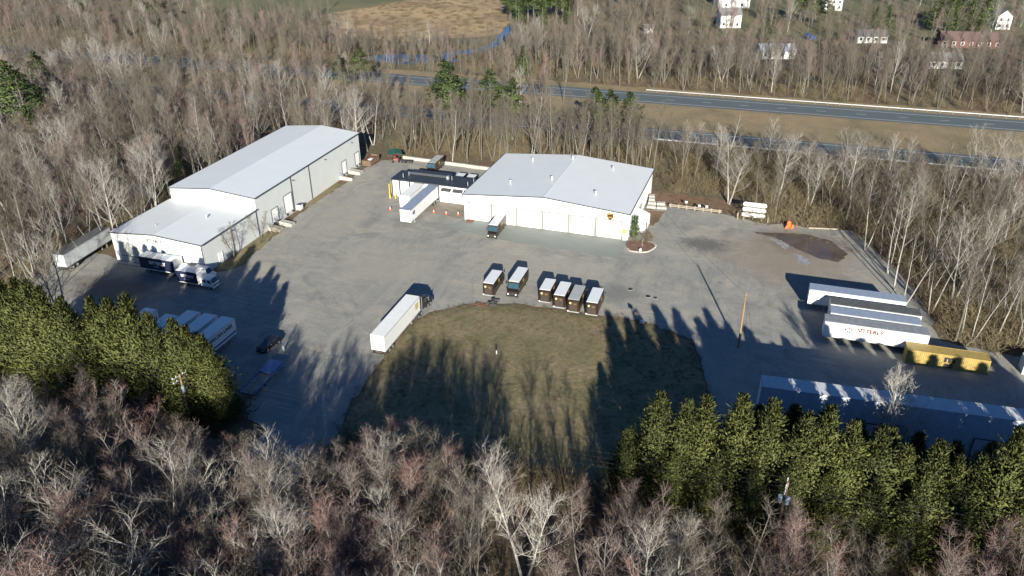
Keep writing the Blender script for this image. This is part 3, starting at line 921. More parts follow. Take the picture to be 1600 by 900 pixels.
def semi_trailer(label, u, v, L, rz=0.0, zt=4.1, side='white', roof='white', W=2.6, group=None, zb=1.15, legs=True, doors=True, curved_nose=False):
    """origin at the middle of the rear, on the ground; +Y towards the nose"""
    t = empty('semi_trailer', (u, v, 0.02), rz, label, 'trailer', group)
    h = W / 2
    MB().box(-h, h, 0, L, zb, zt - 0.06).build('body', side, t, bevel=0.05)
    rp = empty('roof', (0, 0, 0)); rp.parent = t
    n = int(L / 1.2)
    sm = MB().box(-h + 0.03, h - 0.03, 0.004, L / n - 0.004, zt - 0.058, zt).mesh('roof_sheet', roof)
    for k in range(n):
        put('roof_sheet', sm, rp, (0, k * L / n, random.uniform(-0.006, 0.006)))
    rl = MB()
    for s in (-1, 1):
        rl.box(s * (h + 0.012) - 0.02, s * (h + 0.012) + 0.02, 0, L, zt - 0.16, zt - 0.03)
        rl.box(s * (h + 0.012) - 0.02, s * (h + 0.012) + 0.02, 0, L, zb - 0.02, zb + 0.13)
    rl.build('side_rail', 'alum', t)
    if doors:
        for s in (-1, 1):
            d = MB().box(min(s * 0.02, s * (h - 0.08)), max(s * 0.02, s * (h - 0.08)), -0.06, 0.0 - 0.004, zb + 0.08, zt - 0.2).build('rear_door', side, t)
            MB().tube([(s * 0.35, -0.09, zb + 0.1), (s * 0.35, -0.09, zt - 0.25)], 0.025, 6).tube([(s * 0.9, -0.09, zb + 0.1), (s * 0.9, -0.09, zt - 0.25)], 0.025, 6).build('lock_rod', 'steel', d)
        fr = MB().box(-h, h, -0.07, -0.005, zt - 0.19, zt - 0.06).box(-h, -h + 0.07, -0.07, -0.005, zb, zt - 0.19).box(h - 0.07, h, -0.07, -0.005, zb, zt - 0.19)
        fr.build('door_frame', 'alum', t)
        for s in (-1, 1):
            MB().box(s * 0.9 - 0.12, s * 0.9 + 0.12, -0.085, -0.06, zb - 0.12, zb - 0.02).build('tail_lamp', 'red_lamp', t)
    MB().box(-h + 0.1, h - 0.1, -0.02, 0.12, 0.52, 0.66).box(-0.75, -0.65, 0.0, 0.1, 0.6, zb).box(0.65, 0.75, 0.0, 0.1, 0.6, zb).build('underride_bar', 'chassis', t)
    MB().box(-0.6, 0.6, 0.3, L - 0.3, zb - 0.25, zb - 0.003).build('chassis', 'chassis', t)
    MB().box(-0.55, 0.55, 0.9, 3.6, 0.62, zb - 0.25).build('bogie', 'chassis', t)
    wheels(t, [(s * 0.95, y) for s in (-1, 1) for y in (1.6, 2.85)], WH2, RIM2, 0.51)
    if legs:
        for s in (-1, 1):
            MB().box(s * 0.8 - 0.07, s * 0.8 + 0.07, L - 3.1, L - 2.95, 0.05, zb).box(s * 0.8 - 0.17, s * 0.8 + 0.17, L - 3.2, L - 2.85, 0.0, 0.05).build('landing_leg', 'steel', t)
    mm = MB()
    for s in (-1, 1):
        mm.box(s * 1.15 - 0.15, s * 1.15 + 0.15, 0.5, 0.53, 0.35, 0.95)
    mm.build('mud_flap', 'rubber', t)
    return t


# four white trailers by the right-hand wood, noses to the left (-X)
RZL = pi / 2      # +Y local -> -X
G4 = 'white trailers parked side by side'


def side_mark_trailer(t, L, h=1.3, y_at=0.0):
    """paw-like mark and lettering on the camera side (local -X side faces -Y world)"""
    rot = (pi / 2, 0, -pi / 2)
    x = -h - 0.03
    mk = empty('mark', (0, 0, 0)); mk.parent = t
    yc = L - 3.9
    for k, (dx, dz, a, mm_) in enumerate(((0.0, 0.42, 0.0, 'red_mark'), (-0.5, 0.02, 1.9, 'ink'), (0.42, 0.22, -1.0, 'grey_letter'), (0.22, -0.42, -2.5, 'green_mark'), (-0.15, -0.35, 2.7, 'tarp_blue'))):
        pts = [(0.0, 0.28), (0.2, -0.05), (0.0, -0.2), (-0.2, -0.05)]
        pp = [(x, yc - (dx + px * cos(a) - pz * sin(a)), 2.95 + dz + px * sin(a) + pz * cos(a)) for px, pz in pts]
        MB().poly(pp).build('petal', mm_, mk)
    lettering('SITTERLY', 1.0, 'red_mark', t, (x, yc - 3.4, 3.15), rot, bold=0.035)
    lettering('MOVING & STORAGE', 0.34, 'grey_letter', t, (x, yc - 3.2, 2.45), rot)
    for k in range(3):
        MB().box(x - 0.003, x + 0.01, yc - 4.7, yc + 0.7 - 0.5 * k, 2.0 - k * 0.25, 2.03 - k * 0.25).build('thin_stripe', 'grey_letter', t)


ua, va = W2S(54.07, 125.89); ub, vb = W2S(55.75, 120.56); uc, vc = W2S(54.62, 117.41); ud, vd = W2S(52.82, 114.89)
tA = semi_trailer('white trailer standing farthest from the yellow container, in a row of four', ua + 16.0, va + 1.3, 16.1, RZL, side='white', roof='trailer_blue_roof', group=G4)
lettering('SITTERLY', 0.7, 'red_mark', tA, (-1.33, 12.2, 3.1), (pi / 2, 0, -pi / 2))
tB = semi_trailer('white trailer with dark mossy roof, second back of the row of four', ub + 14.7, vb + 1.35, 14.6, RZL, side='white', roof='trailer_dark_roof', group=G4)
tC = semi_trailer('white trailer with pale blue-grey roof, between two dark-roofed ones', uc + 14.4, vc + 1.45, 14.3, RZL, side='white', roof='trailer_blue_roof', group=G4)
tD = semi_trailer('white trailer with red lettering and grey roof, nearest the yellow container', ud + 16.2, vd + 1.3, 16.15, RZL + 0.01, side='white', roof='trailer_grey_roof', group=G4)
side_mark_trailer(tD, 16.15)


# shipping containers
def container(label, u, v, L, rz, mat, cat='container'):
    t = empty('shipping_container', (u, v, 0.02), rz, label, cat)
    W, Hh = 2.44, 2.59
    h = W / 2
    fr = MB()
    for y in (0, L - 0.16):
        for s in (-1, 1):
            fr.box(min(s * h, s * (h - 0.16)), max(s * h, s * (h - 0.16)), y, y + 0.16, 0, Hh)
        fr.box(-h + 0.16, h - 0.16, y, y + 0.16, Hh - 0.12, Hh).box(-h + 0.16, h - 0.16, y, y + 0.16, 0.0, 0.16)
    for s in (-1, 1):
        xa, xb = min(s * h, s * (h - 0.08)), max(s * h, s * (h - 0.08))
        fr.box(xa, xb, 0.16, L - 0.16, Hh - 0.1, Hh).box(xa, xb, 0.16, L - 0.16, 0, 0.16)
    fr.build('frame', mat, t)

    def corr(p0, p1, n, dep):
        mb = MB()
        d = Vector((p1[0] - p0[0], p1[1] - p0[1], 0)); Lc = d.length; d.normalize()
        nn = Vector((d.y, -d.x, 0))
        prev = None
        for k in range(n):
            for off, dp in ((0, 0), (0.25, 0), (0.5, -dep), (0.75, -dep)):
                q = Vector((p0[0], p0[1], 0)) + d * ((k + off) * Lc / n) + nn * dp
                a = len(mb.v)
                mb.v += [(q.x, q.y, 0.16), (q.x, q.y, Hh - 0.1)]
                if prev is not None:
                    mb.f.append((prev, a, a + 1, prev + 1))
                prev = a
        return mb
    corr((-h + 0.02, L - 0.1), (-h + 0.02, 0.1), int(L / 0.28), 0.036).build('side_panel', mat, t)
    corr((h - 0.02, 0.1), (h - 0.02, L - 0.1), int(L / 0.28), 0.036).build('side_panel', mat, t)
    corr((h - 0.1, L - 0.03), (-h + 0.1, L - 0.03), 8, 0.036).build('end_panel', mat, t)
    rp = MB()
    n = int(L / 0.3)
    for k in range(n):
        y0 = 0.16 + (L - 0.32) * k / n
        y1 = 0.16 + (L - 0.32) * (k + 0.5) / n
        y2 = 0.16 + (L - 0.32) * (k + 1) / n
        z = Hh - 0.02
        rp.poly([(-h + 0.08, y0, z), (h - 0.08, y0, z), (h - 0.08, y1, z - 0.025), (-h + 0.08, y1, z - 0.025)])
        rp.poly([(-h + 0.08, y1, z - 0.025), (h - 0.08, y1, z - 0.025), (h - 0.08, y2, z), (-h + 0.08, y2, z)])
    rp.build('roof_panel', mat, t)
    for s in (-1, 1):
        d = MB().box(min(s * 0.01, s * (h - 0.17)), max(s * 0.01, s * (h - 0.17)), 0.02, 0.08, 0.17, Hh - 0.13).build('door', mat, t)
        MB().tube([(s * 0.35, -0.01, 0.2), (s * 0.35, -0.01, Hh - 0.16)], 0.02, 6).tube([(s * 0.8, -0.01, 0.2), (s * 0.8, -0.01, Hh - 0.16)], 0.02, 6).build('lock_rod', 'steel', d)
    return t


uy, vy = W2S(64.17, 108.21)
yc = container('weathered yellow shipping container with dark lettering beside the white trailers', uy + 12.19, vy + 1.22, 12.19, RZL + 0.015, 'yellow_box')
for txt, dz, dy in (('m', 1.80, 0.0), ('sc', 0.74, 0.05)):
    lettering(txt, 1.75 if txt == 'm' else 1.3, 'ink', yc, (-1.26, 12.19 * 0.475 + dy, dz), (pi / 2, 0, -pi / 2), bold=0.07, stretch=1.2)
container('dull grey shipping container cut by the right edge of the photo', 56.5, 126.0, 12.19, RZL, 'old_white')

# trailers at the dock
tg = semi_trailer('long white trailer with blue-grey roof backed up to the dock', -74.4, 165.0, 16.3, pi, side='white', roof='trailer_blue_roof', group='trailers at the dock')
lettering('48', 1.3, 'ink', tg, (-1.33, 14.6, 2.9), (pi / 2, 0, -pi / 2), bold=0.03)
semi_trailer('short white trailer with bright white roof backed up to the dock', -78.1, 165.0, 8.7, pi, side='white', roof='white', group='trailers at the dock')

# trailers in the shade by the cedars
GS = 'pale trailers in the shade of the cedars'
for k, (x, lb) in enumerate(((-83.5, 'shaded white trailer with dark lettering and blue stripe, rightmost beside the cedars'), (-87.0, 'shaded white trailer, second from the right beside the cedars'), (-90.5, 'shaded white trailer, third from the right beside the cedars'))):
    t = semi_trailer(lb, x, 83.2, 13.2, 0.0, side='white', roof='white', group=GS)
    if k == 0:
        lettering('AMERICAN LINES', 0.95, 'ink', t, (1.335, 8.6, 3.25), EAST, bold=0.02)
        sp = MB()
        x1 = 1.332
        for (ya, za, yb, zb_) in ((4.2, 1.6, 4.9, 3.5), (4.9, 3.5, 6.0, 1.9), (6.0, 1.9, 6.9, 1.75), (6.9, 1.75, 13.0, 1.75)):
            dy, dz = yb - ya, zb_ - za
            l = hypot(dy, dz); ny, nz = -dz / l * 0.16, dy / l * 0.16
            sp.poly([(x1, ya + ny, za + nz), (x1, yb + ny, zb_ + nz), (x1, yb - ny, zb_ - nz), (x1, ya - ny, za - nz)])
        sp.build('zigzag_stripe', 'blue_stripe', t)
        MB().box(1.0, 1.28, 3.4, 7.2, 0.55, 1.1).build('belly_box', 'white', t)
semi_trailer('shaded low white trailer behind the cedar tops, fourth from the right', -93.6, 82.5, 12.0, 0.0, zt=3.9, side='white', roof='white', group=GS)
semi_trailer('shaded white trailer standing apart, farthest left beside the cedars', -98.3, 83.0, 11.9, 0.0, side='white', roof='white', group=GS)
semi_trailer('stained old white trailer at the wood edge beside the warehouse door', -131.6, 107.5, 14.0, 0.09, zt=4.0, side='old_white', roof='trailer_dark_roof')


# white semi with black tractor
st = semi_trailer('clean white trailer hitched to the black tractor on the drive', -56.2, 98.6, 14.4, 0.007, side='white', roof='white', legs=True)
MB().box(1.302, 1.31, 12.4, 13.7, 2.2, 3.4).build('pale_decal', 'pale_gold', st)
tr = empty('truck_tractor', (-56.05, 111.6, 0.02), -0.02, 'black truck tractor with chrome stacks pulling the white trailer', 'truck')
MB().box(-0.45, 0.45, 0, 6.6, 0.55, 0.9).build('chassis', 'chassis', tr)
MB().prism([(1.9, 0.95), (4.2, 0.95), (4.2, 2.15), (3.95, 2.95), (1.9, 3.15)], 'x', -1.2, 1.2).build('cab', 'black', tr, bevel=0.08)
MB().prism([(1.85, 3.16), (3.6, 3.02), (2.3, 3.85), (1.85, 3.85)], 'x', -1.12, 1.12).build('roof_fairing', 'black', tr, bevel=0.06)
MB().prism([(4.2, 0.75), (6.5, 0.75), (6.55, 1.45), (6.2, 1.75), (4.2, 2.1)], 'x', -0.85, 0.85).build('hood', 'black', tr, bevel=0.08)
MB().poly([(-1.1, 4.205, 2.18), (1.1, 4.205, 2.18), (1.05, 3.985, 2.9), (-1.05, 3.985, 2.9)]).build('windscreen', 'glass', tr)
for s in (-1, 1):
    MB().box(min(s * 1.201, s * 1.215), max(s * 1.201, s * 1.215), 2.9, 3.85, 2.05, 2.75).build('side_window', 'glass', tr)
    MB().tube([(s * 1.28, 1.6, 0.8), (s * 1.28, 1.6, 3.9)], 0.09, 10).build('exhaust_stack', 'chrome', tr)
    MB().tube([(s * 1.0, 1.9, 0.72), (s * 1.0, 3.2, 0.72)], 0.32, 14).build('fuel_tank', 'chrome', tr)
    MB().box(min(s * 1.42, s * 1.62), max(s * 1.42, s * 1.62), 4.0, 4.1, 1.9, 2.7).tube([(s * 1.15, 3.95, 2.5), (s * 1.5, 4.05, 2.5)], 0.03, 6).build('mirror', 'chrome', tr)
    MB().prism([(4.7, 0.7), (6.45, 0.7), (6.3, 1.2), (5.5, 1.32), (4.8, 1.1)], 'x', min(s * 0.85, s * 1.22), max(s * 0.85, s * 1.22)).build('fender', 'black', tr, bevel=0.06)
    MB().box(s * 1.02 - 0.14, s * 1.02 + 0.14, 6.42, 6.5, 0.95, 1.15).build('headlight', 'chrome', tr)
MB().box(-1.2, 1.2, 6.5, 6.68, 0.42, 0.75).build('bumper', 'chrome', tr)
MB().box(-0.6, 0.6, 6.52, 6.58, 0.85, 1.55).build('grille', 'chrome', tr)
MB().box(-0.5, 0.5, 0.1, 1.5, 0.92, 1.1).build('fifth_wheel', 'chassis', tr)
wheels(tr, [(s * 0.95, y) for s in (-1, 1) for y in (0.2, 1.45)], WH2, RIM2, 0.51)
wheels(tr, [(s * 1.03, 5.55) for s in (-1, 1)], WH, RIM, 0.51)


# brown package vans
def package_van(label, u, v, L, rz, facing_viewer, roof='pkg_roof', W=2.2, Hh=3.1):
    """origin mid-rear on the ground, +Y to the front; L = roof length"""
    t = empty('package_van', (u, v, 0.02), rz, label, 'van', 'brown package vans with pale roofs')
    h = W / 2
    MB().prism([(0, 0.62), (L + 0.1, 0.62), (L + 0.1, 1.75), (L - 0.15, Hh - 0.09), (0, Hh - 0.09)], 'x', -h, h).build('body', 'brown', t, bevel=0.06)
    MB().box(-h + 0.07, h - 0.07, 0.06, L - 0.3, Hh - 0.088, Hh - 0.01).build('roof', roof, t, bevel=0.02)
    MB().prism([(L + 0.1, 0.7), (L + 0.95, 0.7), (L + 0.95, 1.25), (L + 0.75, 1.5), (L + 0.1, 1.72)], 'x', -h + 0.12, h - 0.12).build('hood', 'brown', t, bevel=0.08)
    MB().poly([(-h + 0.12, L + 0.108, 1.78), (h - 0.12, L + 0.108, 1.78), (h - 0.14, L - 0.095, 2.78), (-h + 0.14, L - 0.095, 2.78)]).build('windscreen', 'screen', t)
    MB().box(-0.03, 0.03, L + 0.0, L + 0.125, 1.75, 2.3).build('screen_pillar', 'brown', t)
    MB().box(-h + 0.05, h - 0.05, L + 0.95, L + 1.08, 0.48, 0.74).build('bumper', 'chassis', t)
    MB().box(-0.5, 0.5, L + 0.952, L + 0.97, 0.82, 1.2).build('grille', 'chassis', t)
    for s in (-1, 1):
        MB().box(s * 0.76 - 0.13, s * 0.76 + 0.13, L + 0.952, L + 0.99, 0.85, 1.1).build('headlight', 'cone_white', t)
        MB().box(min(s * (h + 0.1), s * (h + 0.3)), max(s * (h + 0.1), s * (h + 0.3)), L + 0.15, L + 0.22, 1.7, 2.2).tube([(s * h, L, 2.0), (s * (h + 0.2), L + 0.2, 2.0)], 0.02, 5).build('mirror', 'chassis', t)
        MB().box(min(s * (h + 0.002), s * (h + 0.015)), max(s * (h + 0.002), s * (h + 0.015)), L - 1.15, L - 0.3, 1.0, 2.6).build('cab_door', 'brown_door', t)
        MB().box(min(s * (h + 0.002), s * (h + 0.012)), max(s * (h + 0.002), s * (h + 0.012)), 0.2, L - 1.3, 1.35, 1.42).build('rub_rail', 'gold', t)
        sg = MB().prism([(y * 0.62 + L * 0.55, z * 0.62 + 2.2) for y, z in sh], 'x', min(s * (h + 0.002), s * (h + 0.02)), max(s * (h + 0.002), s * (h + 0.02))).build('shield_logo', 'gold', t)
    MB().box(-h + 0.35, h - 0.35, -0.03, -0.003, 0.75, 2.62).build('rear_door', 'brown_door', t)
    MB().tube([(-0.55, -0.075, 2.3), (-0.55, -0.035, 2.3)], 0.21, 14).build('round_emblem', 'pale_gold', t)
    lettering('ups', 0.36, 'gold', t, (0.3, -0.045, 2.2), SOUTH)
    MB().box(-h, h, -0.16, -0.005, 0.5, 0.66).build('rear_bumper', 'steel', t)
    for s in (-1, 1):
        MB().box(s * (h - 0.17) - 0.08, s * (h - 0.17) + 0.08, -0.03, -0.003, 0.85, 1.0).build('tail_lamp', 'red_lamp', t)
    MB().box(-h + 0.05, -h + 0.3, -0.2, -0.165, 0.68, 0.8).build('number_plate', 'cone_white', t)
    MB().box(-0.5, 0.5, 0.2, L + 0.6, 0.4, 0.615).build('chassis', 'chassis', t)
    wheels(t, [(s * (h - 0.18), y) for s in (-1, 1) for y in (1.5, L + 0.1)], WHS, RIMS, 0.40)
    return t


row = [('rear', (-5.47, 131.47), (-3.48, 130.9), 5.9, 'pkg_roof', 'brown van showing its rear, leftmost of the row on the lawn edge'),
       ('front', (-0.84, 131.84), (1.23, 131.23), 6.75, 'pkg_roof', 'brown van facing the viewer, second in the row on the lawn edge'),
       ('rear', (4.86, 128.68), (7.19, 128.12), 4.9, 'pkg_roof', 'brown van with reddish rear, third in the row on the lawn edge'),
       ('rear', (7.52, 126.54), (9.66, 126.07), 5.7, 'pkg_roof', 'brown van with bright white roof, fourth in the row on the lawn edge'),
       ('rear', (10.06, 124.92), (12.09, 124.39), 6.0, 'pkg_roof_grey', 'brown van with dull grey roof, fifth in the row on the lawn edge'),
       ('rear', (13.31, 123.82), (15.31, 123.27), 6.0, 'pkg_roof', 'brown van with white roof, rightmost of the row on the lawn edge')]
for way, pl, pr, L, rf_, lb in row:
    (a, b_), (c, d_) = W2S(*pl), W2S(*pr)
    x, y = (a + c) / 2, (b_ + d_) / 2
    if way == 'rear':
        package_van(lb, x, y, L, 0.02, False, rf_)
    else:
        package_van(lb, x, y + L - 0.2, L - 0.2, pi + 0.01, True, rf_)
package_van('brown van facing the viewer in front of the white overhead doors', -53.8, 155.6, 7.1, pi + 0.04, True, 'pkg_roof')
package_van('brown van facing the viewer by the pale block wall behind the dock', -82.4, 188.4, 6.6, pi + 0.01, True, 'pkg_roof_grey')
package_van('brown van behind the dock annex, the left one of two', -71.7, 172.8, 4.6, 0.0, False, 'pkg_roof')
package_van('brown van behind the dock annex, the right one of two', -68.7, 172.8, 4.6, 0.0, False, 'pkg_roof')


# navy box trucks
def box_truck(label, u, v, L, rz, zt, crew=False):
    """origin mid-rear of the box, +Y to the front"""
    t = empty('box_truck', (u, v, 0.02), rz, label, 'truck', 'navy box trucks')
    h = 1.25
    MB().box(-h, h, 0, L, 1.05, zt - 0.05).build('box_body', 'navy', t, bevel=0.05)
    rp = empty('box_roof', (0, 0, 0)); rp.parent = t
    n = 5
    for k in range(n):
        MB().box(-h + 0.04, h - 0.04, k * L / n + 0.01, (k + 1) * L / n - 0.01, zt - 0.049, zt).build('roof_sheet', 'white' if k % 2 == 0 else 'trailer_blue_roof', rp)
    MB().box(-h - 0.03, h + 0.03, L - 0.02, L + 0.1, 1.1, zt + 0.02).build('front_panel', 'white', t)
    MB().box(-h - 0.04, h + 0.04, -0.05, L, 0.92, 1.06).build('lower_rail', 'white', t)
    MB().box(-h + 0.1, h - 0.1, -0.06, -0.006, 1.1, zt - 0.2).build('rear_door', 'white', t)
    MB().box(-0.42, 0.42, -0.1, L + 1.8, 0.6, 0.9).build('chassis', 'chassis', t)
    cl = 2.6 if crew else 1.75
    y0 = L + 0.25
    MB().prism([(y0, 0.62), (y0 + cl + 0.15, 0.62), (y0 + cl + 0.18, 1.35), (y0 + cl - 0.35, 2.28), (y0 + 0.1, 2.35), (y0, 2.2)], 'x', -1.02, 1.02).build('cab', 'white', t, bevel=0.1)
    MB().poly([(-0.92, y0 + cl + 0.17, 1.42), (0.92, y0 + cl + 0.17, 1.42), (0.86, y0 + cl - 0.27, 2.2), (-0.86, y0 + cl - 0.27, 2.2)]).build('windscreen', 'glass', t)
    for s in (-1, 1):
        ys = [(y0 + cl - 0.95, y0 + cl - 0.3)] + ([(y0 + 0.45, y0 + 1.3)] if crew else [])
        for (ya, yb) in ys:
            MB().box(min(s * 1.022, s * 1.035), max(s * 1.022, s * 1.035), ya, yb, 1.45, 2.05).build('side_window', 'glass', t)
        MB().box(s * 0.75 - 0.16, s * 0.75 + 0.16, y0 + cl + 0.17, y0 + cl + 0.21, 0.85, 1.05).build('headlight', 'chrome', t)
        MB().box(min(s * 1.15, s * 1.3), max(s * 1.15, s * 1.3), y0 + cl - 0.1, y0 + cl - 0.02, 1.5, 2.0).tube([(s * 1.0, y0 + cl - 0.2, 1.8), (s * 1.2, y0 + cl - 0.06, 1.8)], 0.02, 5).build('mirror', 'chassis', t)
        rot = (pi / 2, 0, -pi / 2) if s < 0 else EAST
        lettering('SITTERLY', 0.95 if not crew else 0.72, 'white', t, (s * (h + 0.012), L * 0.52, 1.05 + (zt - 1.05) * 0.58), rot, bold=0.03)
        lettering('MOVERS', 0.36, 'white', t, (s * (h + 0.012), L * 0.48, 1.05 + (zt - 1.05) * 0.27), rot)
    MB().box(-1.0, 1.0, y0 + cl + 0.16, y0 + cl + 0.3, 0.42, 0.72).build('bumper', 'white', t)
    MB().box(-0.55, 0.55, y0 + cl + 0.185, y0 + cl + 0.2, 0.85, 1.1).build('grille', 'chassis', t)
    wheels(t, [(s * 0.9, y) for s in (-1, 1) for y in (1.7, y0 + cl - 0.75)], WHS, RIMS, 0.40)
    return t


box_truck('longer navy box truck with white lettering parked against the warehouse front', -116.2, 114.0 - 0.5, 8.4, -pi / 2, 3.6)
box_truck('shorter navy box truck with crew cab parked in front of the longer one', -105.2, 110.9, 4.9, -pi / 2, 3.4, True)


# dark pickup/car in the shade
car = empty('parked_car', (-75.2, 97.9, 0.02), pi - 0.12, 'black car parked in the shade beside the pale trailers', 'car')
MB().prism([(-0.0, 0.35), (4.6, 0.35), (4.62, 0.75), (4.3, 0.95), (3.15, 1.02), (0.15, 1.05), (-0.02, 0.8)], 'x', -0.9, 0.9).build('body', 'black', car, bevel=0.09)
MB().prism([(0.35, 1.03), (3.2, 1.0), (2.45, 1.5), (1.0, 1.55)], 'x', -0.76, 0.76).build('cabin', 'black', car, bevel=0.07)
MB().poly([(-0.7, 3.22, 1.04), (0.7, 3.22, 1.04), (0.62, 2.55, 1.49), (-0.62, 2.55, 1.49)]).build('windscreen', 'screen', car)
MB().poly([(0.7, 0.33, 1.1), (-0.7, 0.33, 1.1), (-0.62, 0.9, 1.52), (0.62, 0.9, 1.52)]).build('rear_window', 'glass', car)
for s in (-1, 1):
    MB().prism([(0.75, 1.08), (2.9, 1.06), (2.4, 1.42), (1.05, 1.45)], 'x', min(s * 0.765, s * 0.775), max(s * 0.765, s * 0.775)).build('side_window', 'glass', car)
    MB().box(s * 0.62 - 0.16, s * 0.62 + 0.16, 4.55, 4.64, 0.6, 0.74).build('headlight', 'chrome', car)
    MB().box(s * 0.7 - 0.13, s * 0.7 + 0.13, -0.05, 0.02, 0.68, 0.84).build('tail_lamp', 'red_lamp', car)
    MB().box(min(s * 0.9, s * 1.08), max(s * 0.9, s * 1.08), 2.7, 2.82, 0.98, 1.12).build('mirror', 'chrome', car)
MB().box(-0.8, 0.8, 4.56, 4.68, 0.3, 0.5).build('bumper', 'chassis', car)
wheels(car, [(s * 0.8, y) for s in (-1, 1) for y in (0.85, 3.65)], WHC, RIMC, 0.36)

# flat equipment trailer in the shade
fl = empty('flatbed_trailer', (-70.6, 81.8, 0.02), 0.02, 'low flatbed trailer with the blue of the shade painted in, below the black car', 'trailer')
MB().box(-1.2, 1.2, 0.2, 5.6, 0.72, 0.82).build('deck', 'timber', fl)
MB().box(-1.28, -1.18, 0.1, 9.3, 0.62, 0.95).box(1.18, 1.28, 0.1, 9.3, 0.62, 0.95).box(-1.18, 1.18, 0.1, 0.2, 0.62, 0.9).box(-1.18, 1.18, 9.2, 9.3, 0.62, 0.95).build('frame', 'flatdeck', fl)
slat = MB().box(-1.18, 1.18, -0.09, 0.09, 0.86, 0.98).mesh('slat', 'flatdeck')
for k in range(12):
    put('slat', slat, fl, (0, 5.75 + k * 0.3, random.uniform(-0.02, 0.03)))
MB().box(-1.15, 1.15, 5.6, 9.1, 0.98, 1.25).build('load', 'flatdeck', fl, bevel=0.05)
for k in range(4):
    MB().tube([(-1.0, 0.8 + k * 1.1, 0.85), (-0.3, 1.4 + k * 1.0, 0.95)], 0.06, 6).build('pipe', 'steel', fl)
wheels(fl, [(s * 1.05, y) for s in (-1, 1) for y in (3.0, 3.9)], WHS, RIMS, 0.40)

# gate bar next to the car
gb = empty('barrier_gate', (-72.4, 95.3, 0.02), 0, 'thin dark barrier pole beside the black car', 'barrier')
MB().tube([(0, 0, 0.9), (-1.5, 5.3, 1.1)], 0.06, 8).build('arm', 'steel', gb)
MB().box(-0.12, 0.12, -0.12, 0.12, 0, 1.05).build('post', 'steel', gb)


# ------------------------------------------------------------------ yard things
def cone(x, y, label):
    t = empty('traffic_cone', (x, y, 0.03), 0, label, 'cone', 'orange traffic cones by the dock')
    MB().box(-0.26, 0.26, -0.26, 0.26, 0, 0.04).build('base', 'orange', t)
    MB().tube([(0, 0, 0.04), (0, 0, 0.38)], [0.19, 0.125], 12).tube([(0, 0, 0.62), (0, 0, 0.92)], [0.088, 0.035], 12).build('body', 'orange', t)
    MB().tube([(0, 0, 0.38), (0, 0, 0.62)], [0.126, 0.09], 12).build('collar', 'cone_white', t)


cone(-82.1, 156.5, 'orange cone left of the two docked trailers')
cone(-71.5, 157.9, 'orange cone just right of the docked trailer')
cone(-68.4, 158.0, 'orange cone in the middle in front of the awning doors')
cone(-65.6, 158.5, 'orange cone nearest the depot corner')

pl = empty('pallet', (-61.6, 155.6, 0.03), 0.2, 'reddish wooden pallet lying at the depot corner', 'pallet')
pk = MB().box(-0.8, 0.8, -0.06, 0.06, 0.2, 0.26).mesh('plank', 'rust')
for k in range(7):
    put('plank', pk, pl, (0, -0.6 + k * 0.2, 0))
for k in (-0.7, 0, 0.7):
    MB().box(k - 0.06, k + 0.06, -0.62, 0.62, 0, 0.2).build('bearer', 'rust', pl)

# dumpster
du = empty('dumpster', (-101.6, 184.8, 0.02), 0.05, 'rusty brown open skip at the far corner of the warehouse', 'dumpster')
mb = MB()
mb.prism([(-2.8, 0.25), (2.8, 0.25), (3.0, 1.7), (-3.0, 1.7)], 'x', -1.25, -1.15).prism([(-2.8, 0.25), (2.8, 0.25), (3.0, 1.7), (-3.0, 1.7)], 'x', 1.15, 1.25)
mb.box(-1.15, 1.15, -2.9, -2.8, 0.25, 1.7).box(-1.15, 1.15, 2.8, 2.9, 0.25, 1.7).box(-1.15, 1.15, -2.8, 2.8, 0.25, 0.35)
mb.build('body', 'dump_brown', du)
rbm = MB().box(-0.06, 0.06, -0.05, 0.05, 0.3, 1.6).mesh('rib', 'dump_brown')
for k in range(6):
    for s in (-1, 1):
        put('rib', rbm, du, (s * 1.31, -2.4 + k * 0.96, 0))
MB().box(-1.1, 1.1, -2.5, 2.6, 1.0, 1.35).build('load', 'rust', du, bevel=0.2)
MB().box(-0.3, 0.7, -1.2, 0.2, 1.36, 1.5).build('white_sheet', 'white', du)
MB().box(-1.0, -0.85, -2.7, 2.7, 0, 0.25).box(0.85, 1.0, -2.7, 2.7, 0, 0.25).build('skid', 'chassis', du)

# canopied tractor-loader and wheels
tl = empty('utility_tractor', (-96.0, 188.4, 0.02), 0.5, 'red utility tractor under a dark green canopy', 'tractor')
MB().box(-0.45, 0.45, -0.2, 2.6, 0.75, 1.4).build('hood', 'red_paint', tl, bevel=0.08)
MB().box(-0.6, 0.6, -1.6, -0.2, 0.7, 1.2).build('platform', 'red_paint', tl, bevel=0.05)
MB().box(-0.28, 0.28, -1.3, -0.8, 1.2, 1.75).build('seat', 'chassis', tl, bevel=0.06)
mb = MB()
for s in (-1, 1):
    for y in (-1.7, 0.3):
        mb.tube([(s * 0.9, y, 0.8), (s * 1.1, y, 2.7)], 0.04, 6)
mb.build('canopy_post', 'chassis', tl)
MB().prism([(-1.9, 2.62), (0, 3.05), (1.9, 2.62), (1.9, 2.70), (0, 3.15), (-1.9, 2.70)], 'y', -2.6, 1.6).build('canopy', 'green_tarp', tl)
MB().prism([(2.9, 0.2), (3.8, 0.2), (3.5, 0.9), (3.0, 1.0)], 'x', -0.9, 0.9).build('bucket', 'rust', tl)
BIGW = wheel_mesh(0.75, 0.45)
BR = MB().tube([(-0.23, 0, 0), (0.23, 0, 0)], 0.38, 12).mesh('rim', 'cone_white')
wheels(tl, [(s * 0.85, -1.2) for s in (-1, 1)], BIGW, BR, 0.75)
wheels(tl, [(s * 0.65, 2.0) for s in (-1, 1)], WHS, RIMS, 0.40)
